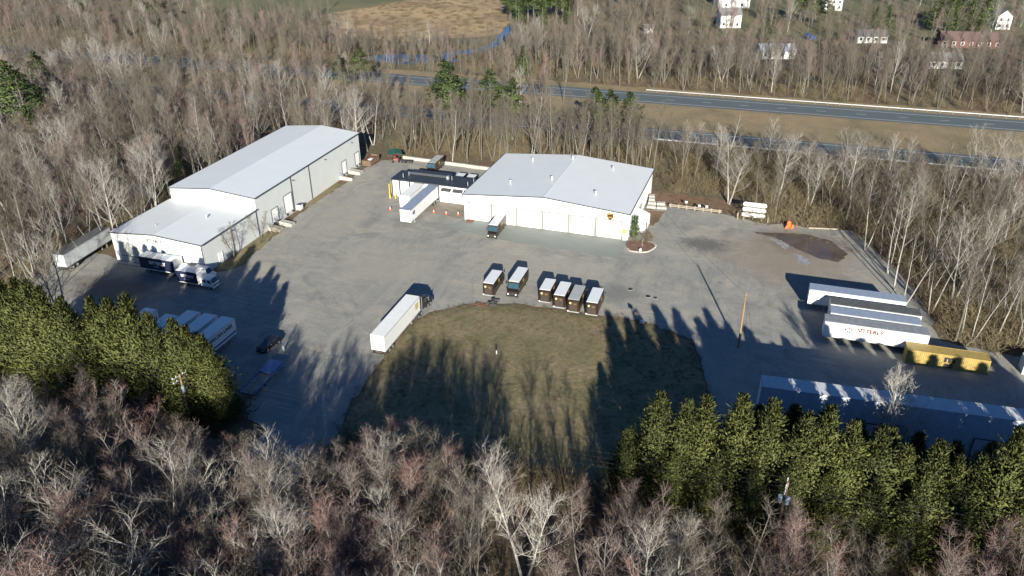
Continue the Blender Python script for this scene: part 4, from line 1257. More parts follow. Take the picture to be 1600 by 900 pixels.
ax = empty('axle_dolly', (-92.2, 187.8, 0.02), 0.15, 'black wheeled axle dolly beside the green canopy', 'dolly')
MB().box(-1.6, 1.6, -0.3, 0.3, 0.55, 0.75).box(-0.12, 0.12, -1.4, -0.3, 0.5, 0.65).box(-1.3, 1.3, -0.65, -0.5, 0.72, 0.84).box(-1.3, 1.3, 0.5, 0.65, 0.72, 0.84).build('frame', 'chassis', ax)
for x in (-1.4, -0.7, 0.7, 1.4):
    put('wheel', WH, ax, (x, 0.1, 0.51), (0, 0, 0.1))

# concrete block wall behind the yard
bw = empty('block_wall', (-94.8, 190.9, 0), -0.07, 'low pale concrete block wall at the back of the yard', 'wall')
bk = MB().box(0.01, 1.79, -0.3, 0.3, 0.0, 0.86).mesh('block', 'concrete')
for k in range(15):
    o = put('block', bk, bw, (k * 1.8, random.uniform(-0.05, 0.05), 0), (0, 0, random.uniform(-0.015, 0.015)))

# dock platforms and rails along the long warehouse
for k, (x, y, w, d_, lb) in enumerate(((-101.4, 138.3, 2.4, 1.6, 'concrete dock block under the bare trees at the warehouse side'), (-100.6, 141.6, 2.8, 1.6, 'concrete dock block beside the tall white dock door'),
                                       (-101.8, 171.4, 3.6, 0.9, 'low concrete ramp wall by the middle dock door'), (-101.6, 176.6, 3.0, 2.2, 'sandy concrete ramp by the farthest dock door'))):
    t = empty('dock_ramp', (x, y, 0.02), 0.0, lb, 'ramp', 'dock ramps along the warehouse')
    MB().prism([(-w / 2 - 0.4, 0), (w / 2, 0), (w / 2, 0.75), (-w / 2 - 0.4, 1.05)], 'y', -d_ / 2, -d_ / 2 + 0.25).build('kerb_wall', 'concrete', t)
    MB().prism([(-w / 2 - 0.4, 0), (w / 2, 0), (w / 2, 0.55), (-w / 2 - 0.4, 0.95)], 'y', -d_ / 2 + 0.253, d_ / 2).build('slab', 'concrete', t)
    MB().tube([(w / 2 - 0.1, -d_ / 2 + 0.12, 0.7), (w / 2 - 0.1, -d_ / 2 + 0.12, 1.4), (-w / 2, -d_ / 2 + 0.12, 1.75)], 0.035, 6).build('handrail', 'trim_dark', t)
tt = empty('white_tote', (-103.0, 150.4, 0.03), 0, 'white slatted bin standing against the warehouse wall', 'bin')
MB().box(-0.7, 0.7, -0.6, 0.6, 0.12, 1.35).build('body', 'white', tt, bevel=0.03)
mb = MB()
for k in range(4):
    mb.box(-0.6 + k * 0.4 - 0.05, -0.6 + k * 0.4 + 0.05, -0.64, -0.602, 0.15, 1.3)
mb.build('slat', 'trailer_blue_roof', tt)
MB().box(-0.75, 0.75, -0.65, 0.65, 1.352, 1.42).build('lid', 'trim_dark', tt)
MB().box(-0.7, 0.7, -0.6, 0.6, 0, 0.118).build('base', 'timber', tt)

# gas tanks on a rack
tk = empty('gas_tank_rack', (0.0, 176.6, 0.02), -0.03, 'three white horizontal gas tanks stacked on a rack at the yard edge', 'tank')
for k, (y, z) in enumerate(((-0.65, 0.95), (0.1, 1.95), (0.75, 2.95))):
    r = 0.52
    L = 2.25
    o = MB().tube([(-L - 0.42, y, z), (-L - 0.34, y, z), (-L - 0.15, y, z), (-L, y, z), (L, y, z), (L + 0.15, y, z), (L + 0.34, y, z), (L + 0.42, y, z)], [0.08, r * 0.6, r * 0.92, r, r, r * 0.92, r * 0.6, 0.08], 18).build('tank', 'tank_white', tk, smooth=True)
    MB().box(-0.7, 0.2, y - r - 0.01, y - r + 0.05, z - 0.06, z + 0.1).build('tank_label', 'ink', o)
for x in (-2.0, 0.0, 1.9):
    MB().box(x - 0.12, x + 0.12, -1.25, -1.05, 0, 1.0).box(x - 0.12, x + 0.12, 1.2, 1.4, 0, 3.4).prism([(-1.2, 0.3), (1.3, 2.5), (1.3, 2.3), (-1.2, 0.1)], 'x', x - 0.1, x + 0.1).build('rack_post', 'timber', tk)
for x, lb in ((-3.4, 'timber post left of the white gas tanks'), (3.3, 'timber post right of the white gas tanks')):
    t = empty('timber_post', (x, 174.9, 0.0), 0, lb, 'post')
    MB().box(-0.13, 0.13, -0.13, 0.13, 0, 1.6).build('shaft', 'timber', t)
    MB().prism([(-0.14, 1.6), (0.14, 1.6), (0, 1.72)], 'y', -0.14, 0.14).build('cap', 'timber', t)

ob = empty('orange_barrier', (7.8, 173.6, 0.02), 0.3, 'orange plastic safety barrier leaning at the yard edge', 'barrier')
MB().prism([(-0.7, 0), (0.7, 0), (0.35, 1.5), (-0.35, 1.5)], 'y', -0.25, 0.2).build('panel', 'orange', ob, bevel=0.08)
MB().prism([(-1.0, 0), (-0.4, 0), (-0.2, 0.9), (-0.5, 1.0)], 'y', -0.7, -0.35).build('wing', 'orange', ob, bevel=0.05)
MB().prism([(0.3, 0), (1.0, 0), (0.9, 0.8), (0.5, 1.0)], 'y', -0.8, -0.4).build('wing', 'orange', ob, bevel=0.05)

# timber guard rail at the yard edge
tf = empty('timber_guard_rail', (-19.0, 177.6, 0.0), -0.03, 'low timber guard rail at the back edge of the yard', 'guard rail')
tp_ = MB().box(-0.13, 0.13, -0.13, 0.13, 0, 0.95).mesh('post', 'timber')
for k in range(7):
    put('post', tp_, tf, (k * 1.9, 0, 0))
for z in (0.42, 0.78):
    MB().box(-0.4, 11.9, -0.2, -0.132, z - 0.12, z + 0.1).build('rail', 'timber', tf)
for k, (x, lb) in enumerate(((-15.5, 'small white box on a post at the timber rail, leftmost'), (-12.3, 'small white box on a post at the timber rail, middle'), (-10.6, 'small white box on a post at the timber rail, right one'))):
    t = empty('marker_post', (x, 178.4 if k == 0 else 177.0, 0), 0, lb, 'marker', 'white markers at the timber rail')
    MB().tube([(0, 0, 0), (0, 0, 1.2)], 0.05, 6).build('shaft', 'timber', t)
    MB().box(-0.28, 0.28, -0.16, 0.16, 1.2, 1.68).build('box', 'white', t, bevel=0.05)
pp = empty('pipe_pile', (-11.5, 179.0, 0), 0.0, 'dark heap of pipes behind the timber rail', 'pipes')
for k in range(5):
    MB().tube([(-1.9 + random.uniform(-0.3, 0.3), (k % 3) * 0.28, 0.16 + 0.25 * (k // 3)), (1.7 + random.uniform(-0.3, 0.4), (k % 3) * 0.28, 0.16 + 0.25 * (k // 3))], 0.14, 8).build('pipe', 'chassis', pp)

# stone steps / retaining blocks by the depot
rs = empty('block_steps', (-24.6, 175.2, 0), 0.12, 'pale stone block steps at the back corner of the depot', 'steps')
for k, (x, y, w, z) in enumerate(((0.3, 0, 2.2, 0.55), (2.6, 0.0, 2.4, 0.5), (0.5, 1.5, 2.0, 0.95), (2.6, 1.5, 2.0, 0.9), (0.6, 2.9, 1.5, 1.3), (0.6, 4.1, 1.4, 1.6))):
    MB().box(x, x + w - 0.05, y, y + 1.35, 0, z).build('block', 'concrete', rs, bevel=0.06)

# white canopy at the depot side
cn = empty('entrance_canopy', (-25.1, 163.2, 0), -0.014, 'white lean-to canopy against the depot side wall', 'canopy')
MB().prism([(0.0, 3.6), (2.9, 2.5), (2.9, 2.4), (0.0, 3.5)], 'y', -2.4, 3.4).build('roof', 'canvas_white', cn)
MB().prism([(0.02, 0.1), (2.85, 0.1), (2.85, 2.39), (0.02, 3.48)], 'y', -2.3, -2.2).build('end_panel', 'canvas_white', cn)
MB().box(2.78, 2.86, -2.2, 3.3, 0.1, 2.39).build('front_panel', 'canvas_white', cn)
for y in (-2.1, 0.4, 3.0):
    MB().box(2.87, 2.95, y, y + 0.1, 0, 2.42).build('post', 'steel', cn)
MB().box(2.862, 2.9, -1.6, -0.6, 0.1, 2.1).build('door', 'glass', cn)

# planter ring with boulder kerb stones
pn = empty('planter_island', (-22.1, 153.8, 0), 0, 'oval mulched planter ringed with pale kerb stones at the depot corner', 'planter')
pts = [((3.0 + 0.35 * sin(3 * t)) * cos(t), (3.2 + 0.4 * sin(2 * t + 1)) * sin(t)) for t in [2 * pi * k / 40 for k in range(40)]]
MB().prism(pts, 'z', 0.0, 0.17).build('mulch_bed', 'mulch', pn)
for k in range(17):
    t = -pi * 0.8 + k * 2 * pi / 28
    o = MB().box(-0.34, 0.34, -0.16, 0.16, 0, 0.27).build('kerb_stone', 'concrete', pn, bevel=0.05)
    o.location = ((3.02 + 0.35 * sin(3 * t)) * cos(t), (3.22 + 0.4 * sin(2 * t + 1)) * sin(t), 0.0)
    o.rotation_euler = (0, 0, t + pi / 2)
MB().tube([(0.5, 0.2, 0.1), (0.35, 0.9, 0.25), (0.1, 1.7, 0.5), (0.4, 2.4, 0.7)], [0.16, 0.14, 0.12, 0.06], 8).build('driftwood', 'timber', pn)
wb = empty('white_box', (-21.6, 151.3, 0.15), 0, 'small white box on the planter edge', 'box')
MB().box(-0.24, 0.24, -0.2, 0.2, 0, 0.5).build('body', 'white', wb, bevel=0.04)
MB().prism([(-0.28, 0.5), (0.28, 0.5), (0, 0.68)], 'y', -0.24, 0.24).build('lid', 'white', wb)
yb = empty('yellow_box', (-26.0, 156.2, 0.02), 0, 'yellow box on a grey stand against the depot corner', 'box')
MB().box(-0.3, 0.3, -0.3, 0.1, 1.6, 2.5).build('box', 'yellow', yb, bevel=0.05)
MB().box(-0.4, 0.4, -0.35, 0.1, 0, 0.9).box(-0.06, 0.06, -0.1, 0.0, 0.9, 1.6).build('stand', 'steel', yb)

# drains, sign, plough
for x, y, r, lb in ((-20.5, 134.4, 0.62, 'round dark manhole cover nearest the parked vans'), (-16.8, 132.6, 0.65, 'round dark manhole cover, left of the close pair'), (-15.4, 132.4, 0.5, 'round dark manhole cover, right of the close pair')):
    t = empty('manhole', (x, y, 0.02), 0, lb, 'manhole', 'manhole covers in the yard')
    MB().tube([(0, 0, 0), (0, 0, 0.03)], r, 24).build('rim', 'concrete', t)
    MB().tube([(0, 0, 0.0), (0, 0, 0.045)], r * 0.8, 24).build('cover', 'chassis', t)
sg = empty('sign_post', (-16.9, 121.6, 0.1), 0.1, 'dark sign on a leaning post at the lawn corner', 'sign')
MB().tube([(0, 0, 0), (-0.25, 0, 2.3)], 0.045, 6).build('post', 'chassis', sg)
MB().prism([(-0.7, 2.0), (0.1, 1.85), (0.2, 2.35), (-0.55, 2.65)], 'y', -0.05, 0.0).build('board', 'chassis', sg)
t = empty('white_box', (-16.2, 122.3, 0.1), 0.2, 'small white box standing on the lawn corner beside the sign', 'box')
MB().box(-0.35, 0.35, -0.2, 0.2, 0.05, 0.6).build('body', 'white', t, bevel=0.05)
MB().box(-0.28, 0.28, -0.15, 0.15, 0, 0.05).build('base', 'timber', t)
t = empty('lawn_marker', (-37.6, 104.9, 0.2), 0, 'white-topped marker pipe in the middle of the lawn', 'marker')
MB().tube([(0, 0, 0), (0, 0, 0.75)], 0.09, 8).build('pipe', 'white', t)
MB().tube([(0, 0, 0.75), (0, 0, 1.0)], [0.11, 0.09], 8).build('cap', 'chassis', t)
t = empty('steel_frame', (-43.8, 120.8, 0.1), 0.3, 'tangled black steel frame lying on the lawn edge', 'frame')
MB().box(-1.0, 0.9, -0.12, 0.12, 0.3, 0.5).box(-0.3, 0.3, -0.5, 0.5, 0.1, 0.9).tube([(-0.2, -0.5, 0), (0.1, 0.2, 1.2)], 0.09, 6).tube([(0.2, 0.1, 0.7), (1.3, 0.2, 0.6)], 0.1, 6).build('frame', 'chassis', t)
MB().prism([(-0.8, 0), (0.8, 0), (0.6, 0.55), (-0.6, 0.55)], 'y', -0.75, -0.6).build('blade', 'chassis', t)
t = empty('rusty_frame', (-46.0, 119.9, 0.1), -0.1, 'flat rusty frame with tines lying on the lawn edge', 'frame')
for k in range(4):
    MB().tube([(-0.9 + k * 0.6, -0.5, 0.05), (-0.7 + k * 0.6, 0.6, 0.25)], 0.05, 6).build('tine', 'rust', t)
MB().box(-1.1, 1.1, 0.1, 0.2, 0.15, 0.26).box(-1.1, 1.1, -0.4, -0.3, 0.1, 0.2).build('bar', 'rust', t)
t = empty('kerb_log', (12.1, 174.3, 0.0), 0.2, 'pale squared log marking the yard corner by the puddle', 'log')
MB().box(0, 3.2, -0.12, 0.12, 0, 0.3).build('beam', 'timber', t)
MB().box(3.25, 6.4, -0.12, 0.12, 0, 0.28).build('end_beam', 'timber', t)


# ------------------------------------------------------------------ poles and wires
def utility_pole(x, y, h, label, wood, arms=(), tank=False, lean=(0, 0)):
    t = empty('utility_pole', (x, y, 0), 0, label, 'utility pole')
    MB().tube([(0, 0, 0), (lean[0] * 0.5, lean[1] * 0.5, h * 0.5), (lean[0], lean[1], h)], [0.19, 0.16, 0.13], 10).build('shaft', wood, t)
    tips = []
    for (z, w, rz) in arms:
        c, s = cos(rz), sin(rz)
        a = MB().tube([(-w * c, -w * s, z), (w * c, w * s, z)], 0.075, 4).build('crossarm', 'steel', t)
        for q in (-0.92, -0.45, 0.45, 0.92):
            MB().tube([(q * w * c, q * w * s, z + 0.05), (q * w * c, q * w * s, z + 0.3)], [0.05, 0.035], 6).build('insulator', 'white', a)
            tips.append((x + q * w * c, y + q * w * s, z + 0.3))
    if tank:
        MB().tube([(0.38, -0.25, h - 3.0), (0.38, -0.25, h - 2.9), (0.38, -0.25, h - 1.95), (0.38, -0.25, h - 1.85)], [0.2, 0.28, 0.28, 0.18], 12).build('transformer', 'trailer_blue_roof', t)
        MB().tube([(0, 0, h - 2.2), (0.38, -0.25, h - 2.2)], 0.04, 6).build('bracket', 'steel', t)
    return t, tips


p1, tips1 = utility_pole(-74.3, 73.6, 9.2, 'weathered utility pole with crossarms and transformer before the cedars', 'pole_wood', ((8.9, 1.25, 1.35), (8.2, 1.25, 1.35)), True, (0.1, 0))
p2, tips2 = utility_pole(7.8, 73.6, 11.6, 'utility pole with pale transformers before the right-hand cedar row', 'pole_wood', ((11.3, 0.9, 1.45), (10.5, 0.8, 1.45)), True, (0.1, 0))
MB().tube([(-0.4, -0.2, 8.8), (-0.4, -0.2, 9.7)], [0.27, 0.27], 12).build('transformer', 'trailer_blue_roof', p2)
p3, _ = utility_pole(0.7, 119.4, 10.6, 'bare orange-brown wooden pole standing alone in the yard', 'new_wood')
MB().tube([(0.25, 0.1, 0), (0.25, 0.1, 3.0)], 0.05, 6).build('conduit', 'steel', p3)


def wire(a, b_, sag, label, r=0.009):
    a, b_ = Vector(a), Vector(b_)
    pts = []
    for k in range(15):
        t = k / 14
        q = a.lerp(b_, t)
        q.z -= sag * 4 * t * (1 - t)
        pts.append(tuple(q))
    o = MB().tube(pts, r, 4, False).build('power_line', 'chassis')
    tag(o, label, 'wire', 'overhead wires')


for k, (i, nm) in enumerate(((0, 'lowest on the near side'), (3, 'on the far side'), (4, 'on the lower crossarm, near side'), (7, 'on the lower crossarm, far side'))):
    wire(tips1[i], tips2[i], 1.6, 'overhead wire between the two roadside poles, ' + nm)
    wire(tips2[i], (tips2[i][0] + 60, tips2[i][1] + 2.5, tips2[i][2]), 1.2, 'overhead wire running right from the pole by the cedars, ' + nm)
    wire(tips1[i], (tips1[i][0] - 62, tips1[i][1] - 3, tips1[i][2]), 1.2, 'overhead wire running left from the pole by the cedars, ' + nm)
wire((0.7, 119.4, 10.3), (-24.2, 172, 6.0), 1.0, 'service wire from the lone yard pole to the depot wall', 0.025)
wire((0.7, 119.4, 10.0), (7.8, 73.6, 11.1), 0.8, 'service wire from the lone yard pole to the roadside pole', 0.02)
wire((0.7, 119.4, 9.6), (2.6, 116.2, 0.0), 0.0, 'steep guy wire of the lone yard pole', 0.02)

# white cargo van by the warehouse corner
cv = empty('cargo_van', (-104.6, 114.2, 0.02), -pi / 2, 'small white cargo van tucked between the box trucks and the warehouse corner', 'van')
MB().prism([(0, 0.4), (4.3, 0.4), (4.35, 0.95), (3.6, 1.25), (2.95, 2.1), (0.1, 2.2), (0, 1.2)], 'x', -0.95, 0.95).build('body', 'white', cv, bevel=0.1)
MB().poly([(-0.82, 3.62, 1.3), (0.82, 3.62, 1.3), (0.75, 3.03, 2.05), (-0.75, 3.03, 2.05)]).build('windscreen', 'glass', cv)
for s in (-1, 1):
    MB().prism([(2.3, 1.35), (3.3, 1.35), (2.95, 1.95), (2.3, 1.98)], 'x', min(s * 0.952, s * 0.965), max(s * 0.952, s * 0.965)).build('side_window', 'glass', cv)
    MB().box(s * 0.68 - 0.14, s * 0.68 + 0.14, 4.33, 4.4, 0.75, 0.92).build('headlight', 'chrome', cv)
wheels(cv, [(s * 0.85, y) for s in (-1, 1) for y in (0.8, 3.5)], WHC, RIMC, 0.36)


# ------------------------------------------------------------------ trees
class Growth:
    """collects limbs (tubes) and twigs (thin blades) with a 0..1 'tip' value per vertex"""
    def __init__(self):
        self.v, self.f, self.t = [], [], []
        self.n = None

    def limb(self, pts, r0, r1, sides, t0=0.0, t1=0.0):
        n = len(pts)
        base = len(self.v)
        for i, p in enumerate(pts):
            a = pts[max(0, i - 1)]
            c = pts[min(n - 1, i + 1)]
            d = (c - a).normalized()
            e = d.cross(Vector((0.3, 0.1, 1)) if abs(d.z) < 0.9 else Vector((1, 0.2, 0))).normalized()
            g = d.cross(e)
            q = i / (n - 1)
            r = r0 + (r1 - r0) * q
            for k in range(sides):
                th = 2 * pi * k / sides
                w = p + e * (r * cos(th)) + g * (r * sin(th))
                self.v.append((w.x, w.y, w.z))
                self.t.append(t0 + (t1 - t0) * q)
        for i in range(n - 1):
            for k in range(sides):
                j = (k + 1) % sides
                a = base + i * sides
                self.f.append((a + k, a + j, a + sides + j, a + sides + k))

    def twig(self, p, d, L, w, rnd, t0=0.5, t1=1.0):
        s = d.cross(Vector((rnd.uniform(-1, 1), rnd.uniform(-1, 1), rnd.uniform(-1, 1))))
        if s.length < 1e-4:
            s = Vector((1, 0, 0))
        s.normalize()
        s *= w / 2
        e = p + d * L
        b = len(self.v)
        self.v += [tuple(p - s), tuple(p + s), tuple(e)]
        self.t += [t0, t0, t1]
        self.f.append((b, b + 1, b + 2))

    def mesh(self, name, mat):
        me = bpy.data.meshes.new(name)
        me.from_pydata(self.v, [], self.f)
        at = me.attributes.new('tip', 'FLOAT', 'POINT')
        at.data.foreach_set('value', np.array(self.t, dtype=np.float32))
        me.materials.append(M[mat])
        if self.n:
            me.shade_smooth()
            me.normals_split_custom_set_from_vertices(self.n)
        return me


def unit(az, el):
    return Vector((cos(az) * cos(el), sin(az) * cos(el), sin(el)))


def bend_path(p, d, L, n, rnd, up=0.15, wob=0.12):
    pts = [p.copy()]
    q = p.copy()
    dd = d.copy()
    for k in range(n):
        dd = (dd + Vector((rnd.uniform(-wob, wob), rnd.uniform(-wob, wob), rnd.uniform(-wob, wob) + up))).normalized()
        q = q + dd * (L / n)
        pts.append(q.copy())
    return pts


def bare_tree(seed, H, stems, start, spread, rise, limbs, subs, twigs, r0, tw=0.026):
    """trunk(s) and first limbs in one mesh, branches and twigs in the other; height H metres"""
    rnd = random.Random(seed)
    T, K = Growth(), Growth()
    for s in range(stems):
        az = 2 * pi * s / stems + rnd.uniform(-0.5, 0.5)
        tilt = 0.0 if stems == 1 else rnd.uniform(0.16, 0.34)
        d = unit(az, pi / 2 - tilt - rnd.uniform(0, 0.05))
        hs = H * (1.0 if s == 0 else rnd.uniform(0.82, 1.0))
        tp = bend_path(Vector((0.12 * cos(az), 0.12 * sin(az), -0.15)) * (stems > 1) + Vector((0, 0, -0.1)), d, hs * 0.97, 9, rnd, 0.03 if stems == 1 else 0.05, 0.055)
        rr = r0 * (1.0 if stems == 1 else 0.72)
        T.limb(tp, rr, rr * 0.12, 6)
        nl = max(6, int(limbs / stems ** 0.75))
        for i in range(nl):
            q = start + (0.97 - start) * ((i + rnd.random()) / nl)
            fi = q * 9
            k = min(8, int(fi))
            p = tp[k].lerp(tp[k + 1], fi - k)
            a2 = i * 2.4 + rnd.uniform(-0.6, 0.6)
            el = rise + rnd.uniform(-0.2, 0.25) + 0.25 * q
            prof = (1 - 0.72 * ((q - start) / (1 - start)) ** 1.4)
            L = spread * prof * rnd.uniform(0.7, 1.2)
            lr = rr * (0.35 - 0.23 * q) * rnd.uniform(0.8, 1.1)
            lp = bend_path(p, unit(a2, el), L, 4, rnd, 0.11, 0.10)
            T.limb(lp, max(lr, 0.03), max(lr * 0.3, 0.014), 4, 0.0, 0.25)
            ns = max(2, int(subs * (0.6 + 0.5 * prof)))
            for j in range(ns):
                q2 = 0.22 + 0.78 * (j + rnd.random()) / ns
                f2 = q2 * 4
                k2 = min(3, int(f2))
                p2 = lp[k2].lerp(lp[k2 + 1], f2 - k2)
                dirl = (lp[k2 + 1] - lp[k2]).normalized()
                side = Vector((rnd.gauss(0, 1), rnd.gauss(0, 1), rnd.gauss(0.25, 0.7))).normalized()
                d2 = (dirl * 0.75 + side * 0.75 + Vector((0, 0, 0.25))).normalized()
                L2 = L * rnd.uniform(0.28, 0.5) * (1.15 - 0.5 * q2) + 0.35
                sp = bend_path(p2, d2, L2, 2, rnd, 0.14, 0.13)
                K.limb(sp, 0.022, 0.010, 3, 0.2, 0.5)
                for m_ in range(twigs):
                    q3 = 0.15 + 0.85 * (m_ + rnd.random()) / twigs
                    f3 = q3 * 2
                    k3 = min(1, int(f3))
                    p3 = sp[k3].lerp(sp[k3 + 1], f3 - k3)
                    sd_ = Vector((rnd.gauss(0, 1), rnd.gauss(0, 1), rnd.gauss(0.35, 0.7))).normalized()
                    d3 = (d2 * 0.7 + sd_ * 0.8 + Vector((0, 0, 0.25))).normalized()
                    L3 = rnd.uniform(0.5, 1.25)
                    K.twig(p3, d3, L3, tw, rnd, 0.5, 0.9)
                    for z in range(2):
                        p4 = p3 + d3 * (L3 * rnd.uniform(0.3, 0.8))
                        d4 = (d3 + Vector((rnd.gauss(0, 0.6), rnd.gauss(0, 0.6), rnd.gauss(0.2, 0.5)))).normalized()
                        K.twig(p4, d4, rnd.uniform(0.3, 0.7), tw * 0.75, rnd, 0.8, 1.0)
    return T, K


def conifer(seed, H, R, boughs, sprays, size, crown_from=0.04, power=1.0, rise=0.35, lumps=0.25, flat=False):
    rnd = random.Random(seed)
    T, K = Growth(), Growth()
    T.limb([Vector((0, 0, -0.1)), Vector((rnd.uniform(-.1, .1), rnd.uniform(-.1, .1), H * 0.5)), Vector((0, 0, H * 0.96))], 0.02 * H * 0.8 + 0.05, 0.02, 6)
    ph = [rnd.uniform(0, 6.28) for _ in range(4)]
    for i in range(boughs):
        q = crown_from + (1 - crown_from) * (i + rnd.random()) / boughs
        z = H * q
        az = rnd.uniform(0, 2 * pi)
        if flat:
            z += 0.25 * sin(i)
        prof = (1 - ((q - crown_from) / (1 - crown_from)) ** power)
        rr = R * max(0.04, prof) * (1 + lumps * (sin(3 * az + ph[0] + z * 0.8) * 0.5 + sin(2 * az - ph[1] + z * 1.7) * 0.5)) * rnd.uniform(0.75, 1.12)
        rr = max(rr, 0.16)
        el = rise * rnd.uniform(0.5, 1.4) + (0.5 * q if not flat else 0.1)
        d = unit(az, el)
        p0 = Vector((0, 0, z - rr * sin(el) * 0.4))
        tipv = p0 + d * rr
        if flat or i % 3 == 0:
            T.limb([p0, p0.lerp(tipv, 0.9)], 0.03 + 0.012 * rr, 0.012, 3)
        ns = max(3, int(sprays * (0.35 + 0.65 * min(1, rr / R))))
        for j in range(ns):
            t = 0.35 + 0.68 * rnd.random() ** 0.7
            wob = (0.12 + 0.15 * rr) * (1 if not flat else 1.1)
            c = p0.lerp(tipv, t) + Vector((rnd.gauss(0, wob), rnd.gauss(0, wob), rnd.gauss(0, wob * (0.8 if not flat else 0.3))))
            dd = (d * 0.9 + Vector((rnd.gauss(0, 0.38), rnd.gauss(0, 0.38), rnd.gauss(0.35, 0.35)))).normalized()
            L = size * rnd.uniform(0.6, 1.4)
            sd_ = dd.cross(Vector((rnd.gauss(0, 1), rnd.gauss(0, 1), rnd.gauss(0, 1))))
            if sd_.length < 1e-3:
                continue
            sd_.normalize()
            w = L * (rnd.uniform(0.09, 0.15) if not flat else rnd.uniform(0.16, 0.26))
            b = len(K.v)
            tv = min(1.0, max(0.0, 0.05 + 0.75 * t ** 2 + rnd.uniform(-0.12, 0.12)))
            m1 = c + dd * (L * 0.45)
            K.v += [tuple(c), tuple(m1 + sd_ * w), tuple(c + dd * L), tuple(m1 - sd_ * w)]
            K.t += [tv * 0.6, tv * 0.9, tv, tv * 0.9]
            K.f.append((b, b + 1, b + 2, b + 3))
    for i in range(26):     # leader shoots at the top
        z = H * (0.86 + 0.14 * rnd.random())
        K.twig(Vector((rnd.gauss(0, 0.12), rnd.gauss(0, 0.12), z)), unit(rnd.uniform(0, 6.28), rnd.uniform(0.7, 1.5)), size * rnd.uniform(0.9, 1.8), 0.12, rnd, 0.6, 1.0)
    # soft foliage: shading follows the form of the crown, roughened
    K.n = []
    for x, y, z in K.v:
        q = Vector((x * 1.0, y * 1.0, (z - H * 0.35) * 0.22 + 0.35))
        q.normalize()
        q += Vector((rnd.gauss(0, 0.42), rnd.gauss(0, 0.42), rnd.gauss(0, 0.42)))
        q.normalize()
        K.n.append(tuple(q))
    # each spray's outer side looks away from the stem
    for i, f in enumerate(K.f):
        a, b_, c = (Vector(K.v[k]) for k in f[:3])
        g = (b_ - a).cross(c - a)
        mn = Vector((0, 0, 0))
        for k in f:
            mn += Vector(K.n[k])
        if g.dot(mn) < 0:
            K.f[i] = tuple(reversed(f))
    return T, K


def shrub(seed, n, h, r):
    rnd = random.Random(seed)
    K = Growth()
    for i in range(n):
        az = rnd.uniform(0, 6.283)
        el = rnd.uniform(0.6, 1.45)
        p = Vector((rnd.gauss(0, r * 0.45), rnd.gauss(0, r * 0.45), 0))
        d = unit(az, el)
        L = h * rnd.uniform(0.5, 1.1)
        K.twig(p, d, L, 0.035, rnd, 0.0, 0.6)
        for k in range(5):
            q = p + d * (L * rnd.uniform(0.25, 0.95))
            K.twig(q, (d + Vector((rnd.gauss(0, 0.7), rnd.gauss(0, 0.7), rnd.gauss(0, 0.5)))).normalized(), L * rnd.uniform(0.2, 0.45), 0.026, rnd, 0.4, 1.0)
    return K


KINDS = {}      # kind -> list of (trunk mesh, crown mesh, height)


def add_kind(kind, mat_t, mat_c, H, TK):
    T, K = TK
    KINDS.setdefault(kind, []).append((T.mesh('trunk', mat_t), K.mesh('crown', mat_c), H))


for s in range(7):      # slender forest trees
    add_kind('slender', 'bark_grey', 'bark_grey', 20.0, bare_tree(100 + s, 20.0, 1, 0.36, 4.0, 0.8, 19, 6, 6, 0.19))
for s in range(4):
    add_kind('clump', 'bark_grey', 'bark_grey', 18.0, bare_tree(120 + s, 18.0, 3, 0.30, 3.8, 0.85, 26, 5, 7, 0.18))
for s in range(7):      # red-budded maples
    add_kind('maple', 'bark_maple', 'bark_maple', 17.0, bare_tree(140 + s, 17.0, 1 + (s % 3), 0.24, 4.2, 0.95, 25, 6, 8, 0.17))
for s in range(4):      # spreading pale trees
    add_kind('pale', 'bark_pale', 'bark_pale', 16.0, bare_tree(160 + s, 16.0, 1 + (s % 2), 0.25, 5.8, 0.65, 22, 7, 7, 0.22))
add_kind('silver', 'bark_silver', 'bark_silver', 13.0, bare_tree(171, 13.0, 1, 0.16, 5.4, 0.62, 26, 8, 8, 0.22, 0.03))
add_kind('silver', 'bark_silver', 'bark_silver', 17.5, bare_tree(172, 17.5, 2, 0.22, 5.6, 0.75, 30, 7, 7, 0.24, 0.028))
for s in range(2):      # tall pale leaning trees
    add_kind('birch', 'bark_pale', 'bark_grey', 21.0, bare_tree(180 + s, 21.0, 1 + s, 0.38, 4.6, 0.6, 15, 4, 5, 0.19))
for s in range(5):
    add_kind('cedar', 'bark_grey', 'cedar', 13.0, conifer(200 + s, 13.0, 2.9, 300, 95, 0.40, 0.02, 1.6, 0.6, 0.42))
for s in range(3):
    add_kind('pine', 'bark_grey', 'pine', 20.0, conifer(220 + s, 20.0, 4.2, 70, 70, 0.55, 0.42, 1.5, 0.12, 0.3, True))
add_kind('young_pine', 'bark_grey', 'pine', 8.0, conifer(240, 8.0, 2.3, 75, 40, 0.42, 0.06, 1.1, 0.25, 0.25))
add_kind('arborvitae', 'bark_grey', 'arbor', 4.6, conifer(250, 4.6, 0.85, 80, 24, 0.26, 0.02, 2.2, 0.7, 0.12))

NAMES = {'silver': 'pale_tree', 'slender': 'bare_tree', 'clump': 'bare_tree', 'maple': 'bare_maple', 'pale': 'pale_tree', 'birch': 'pale_tree', 'cedar': 'cedar_tree', 'pine': 'pine_tree', 'young_pine': 'pine_tree', 'arborvitae': 'arborvitae_tree'}
SOURCE = {}     # (kind, variant) -> (trunk object, crown object)
trnd = random.Random(42)


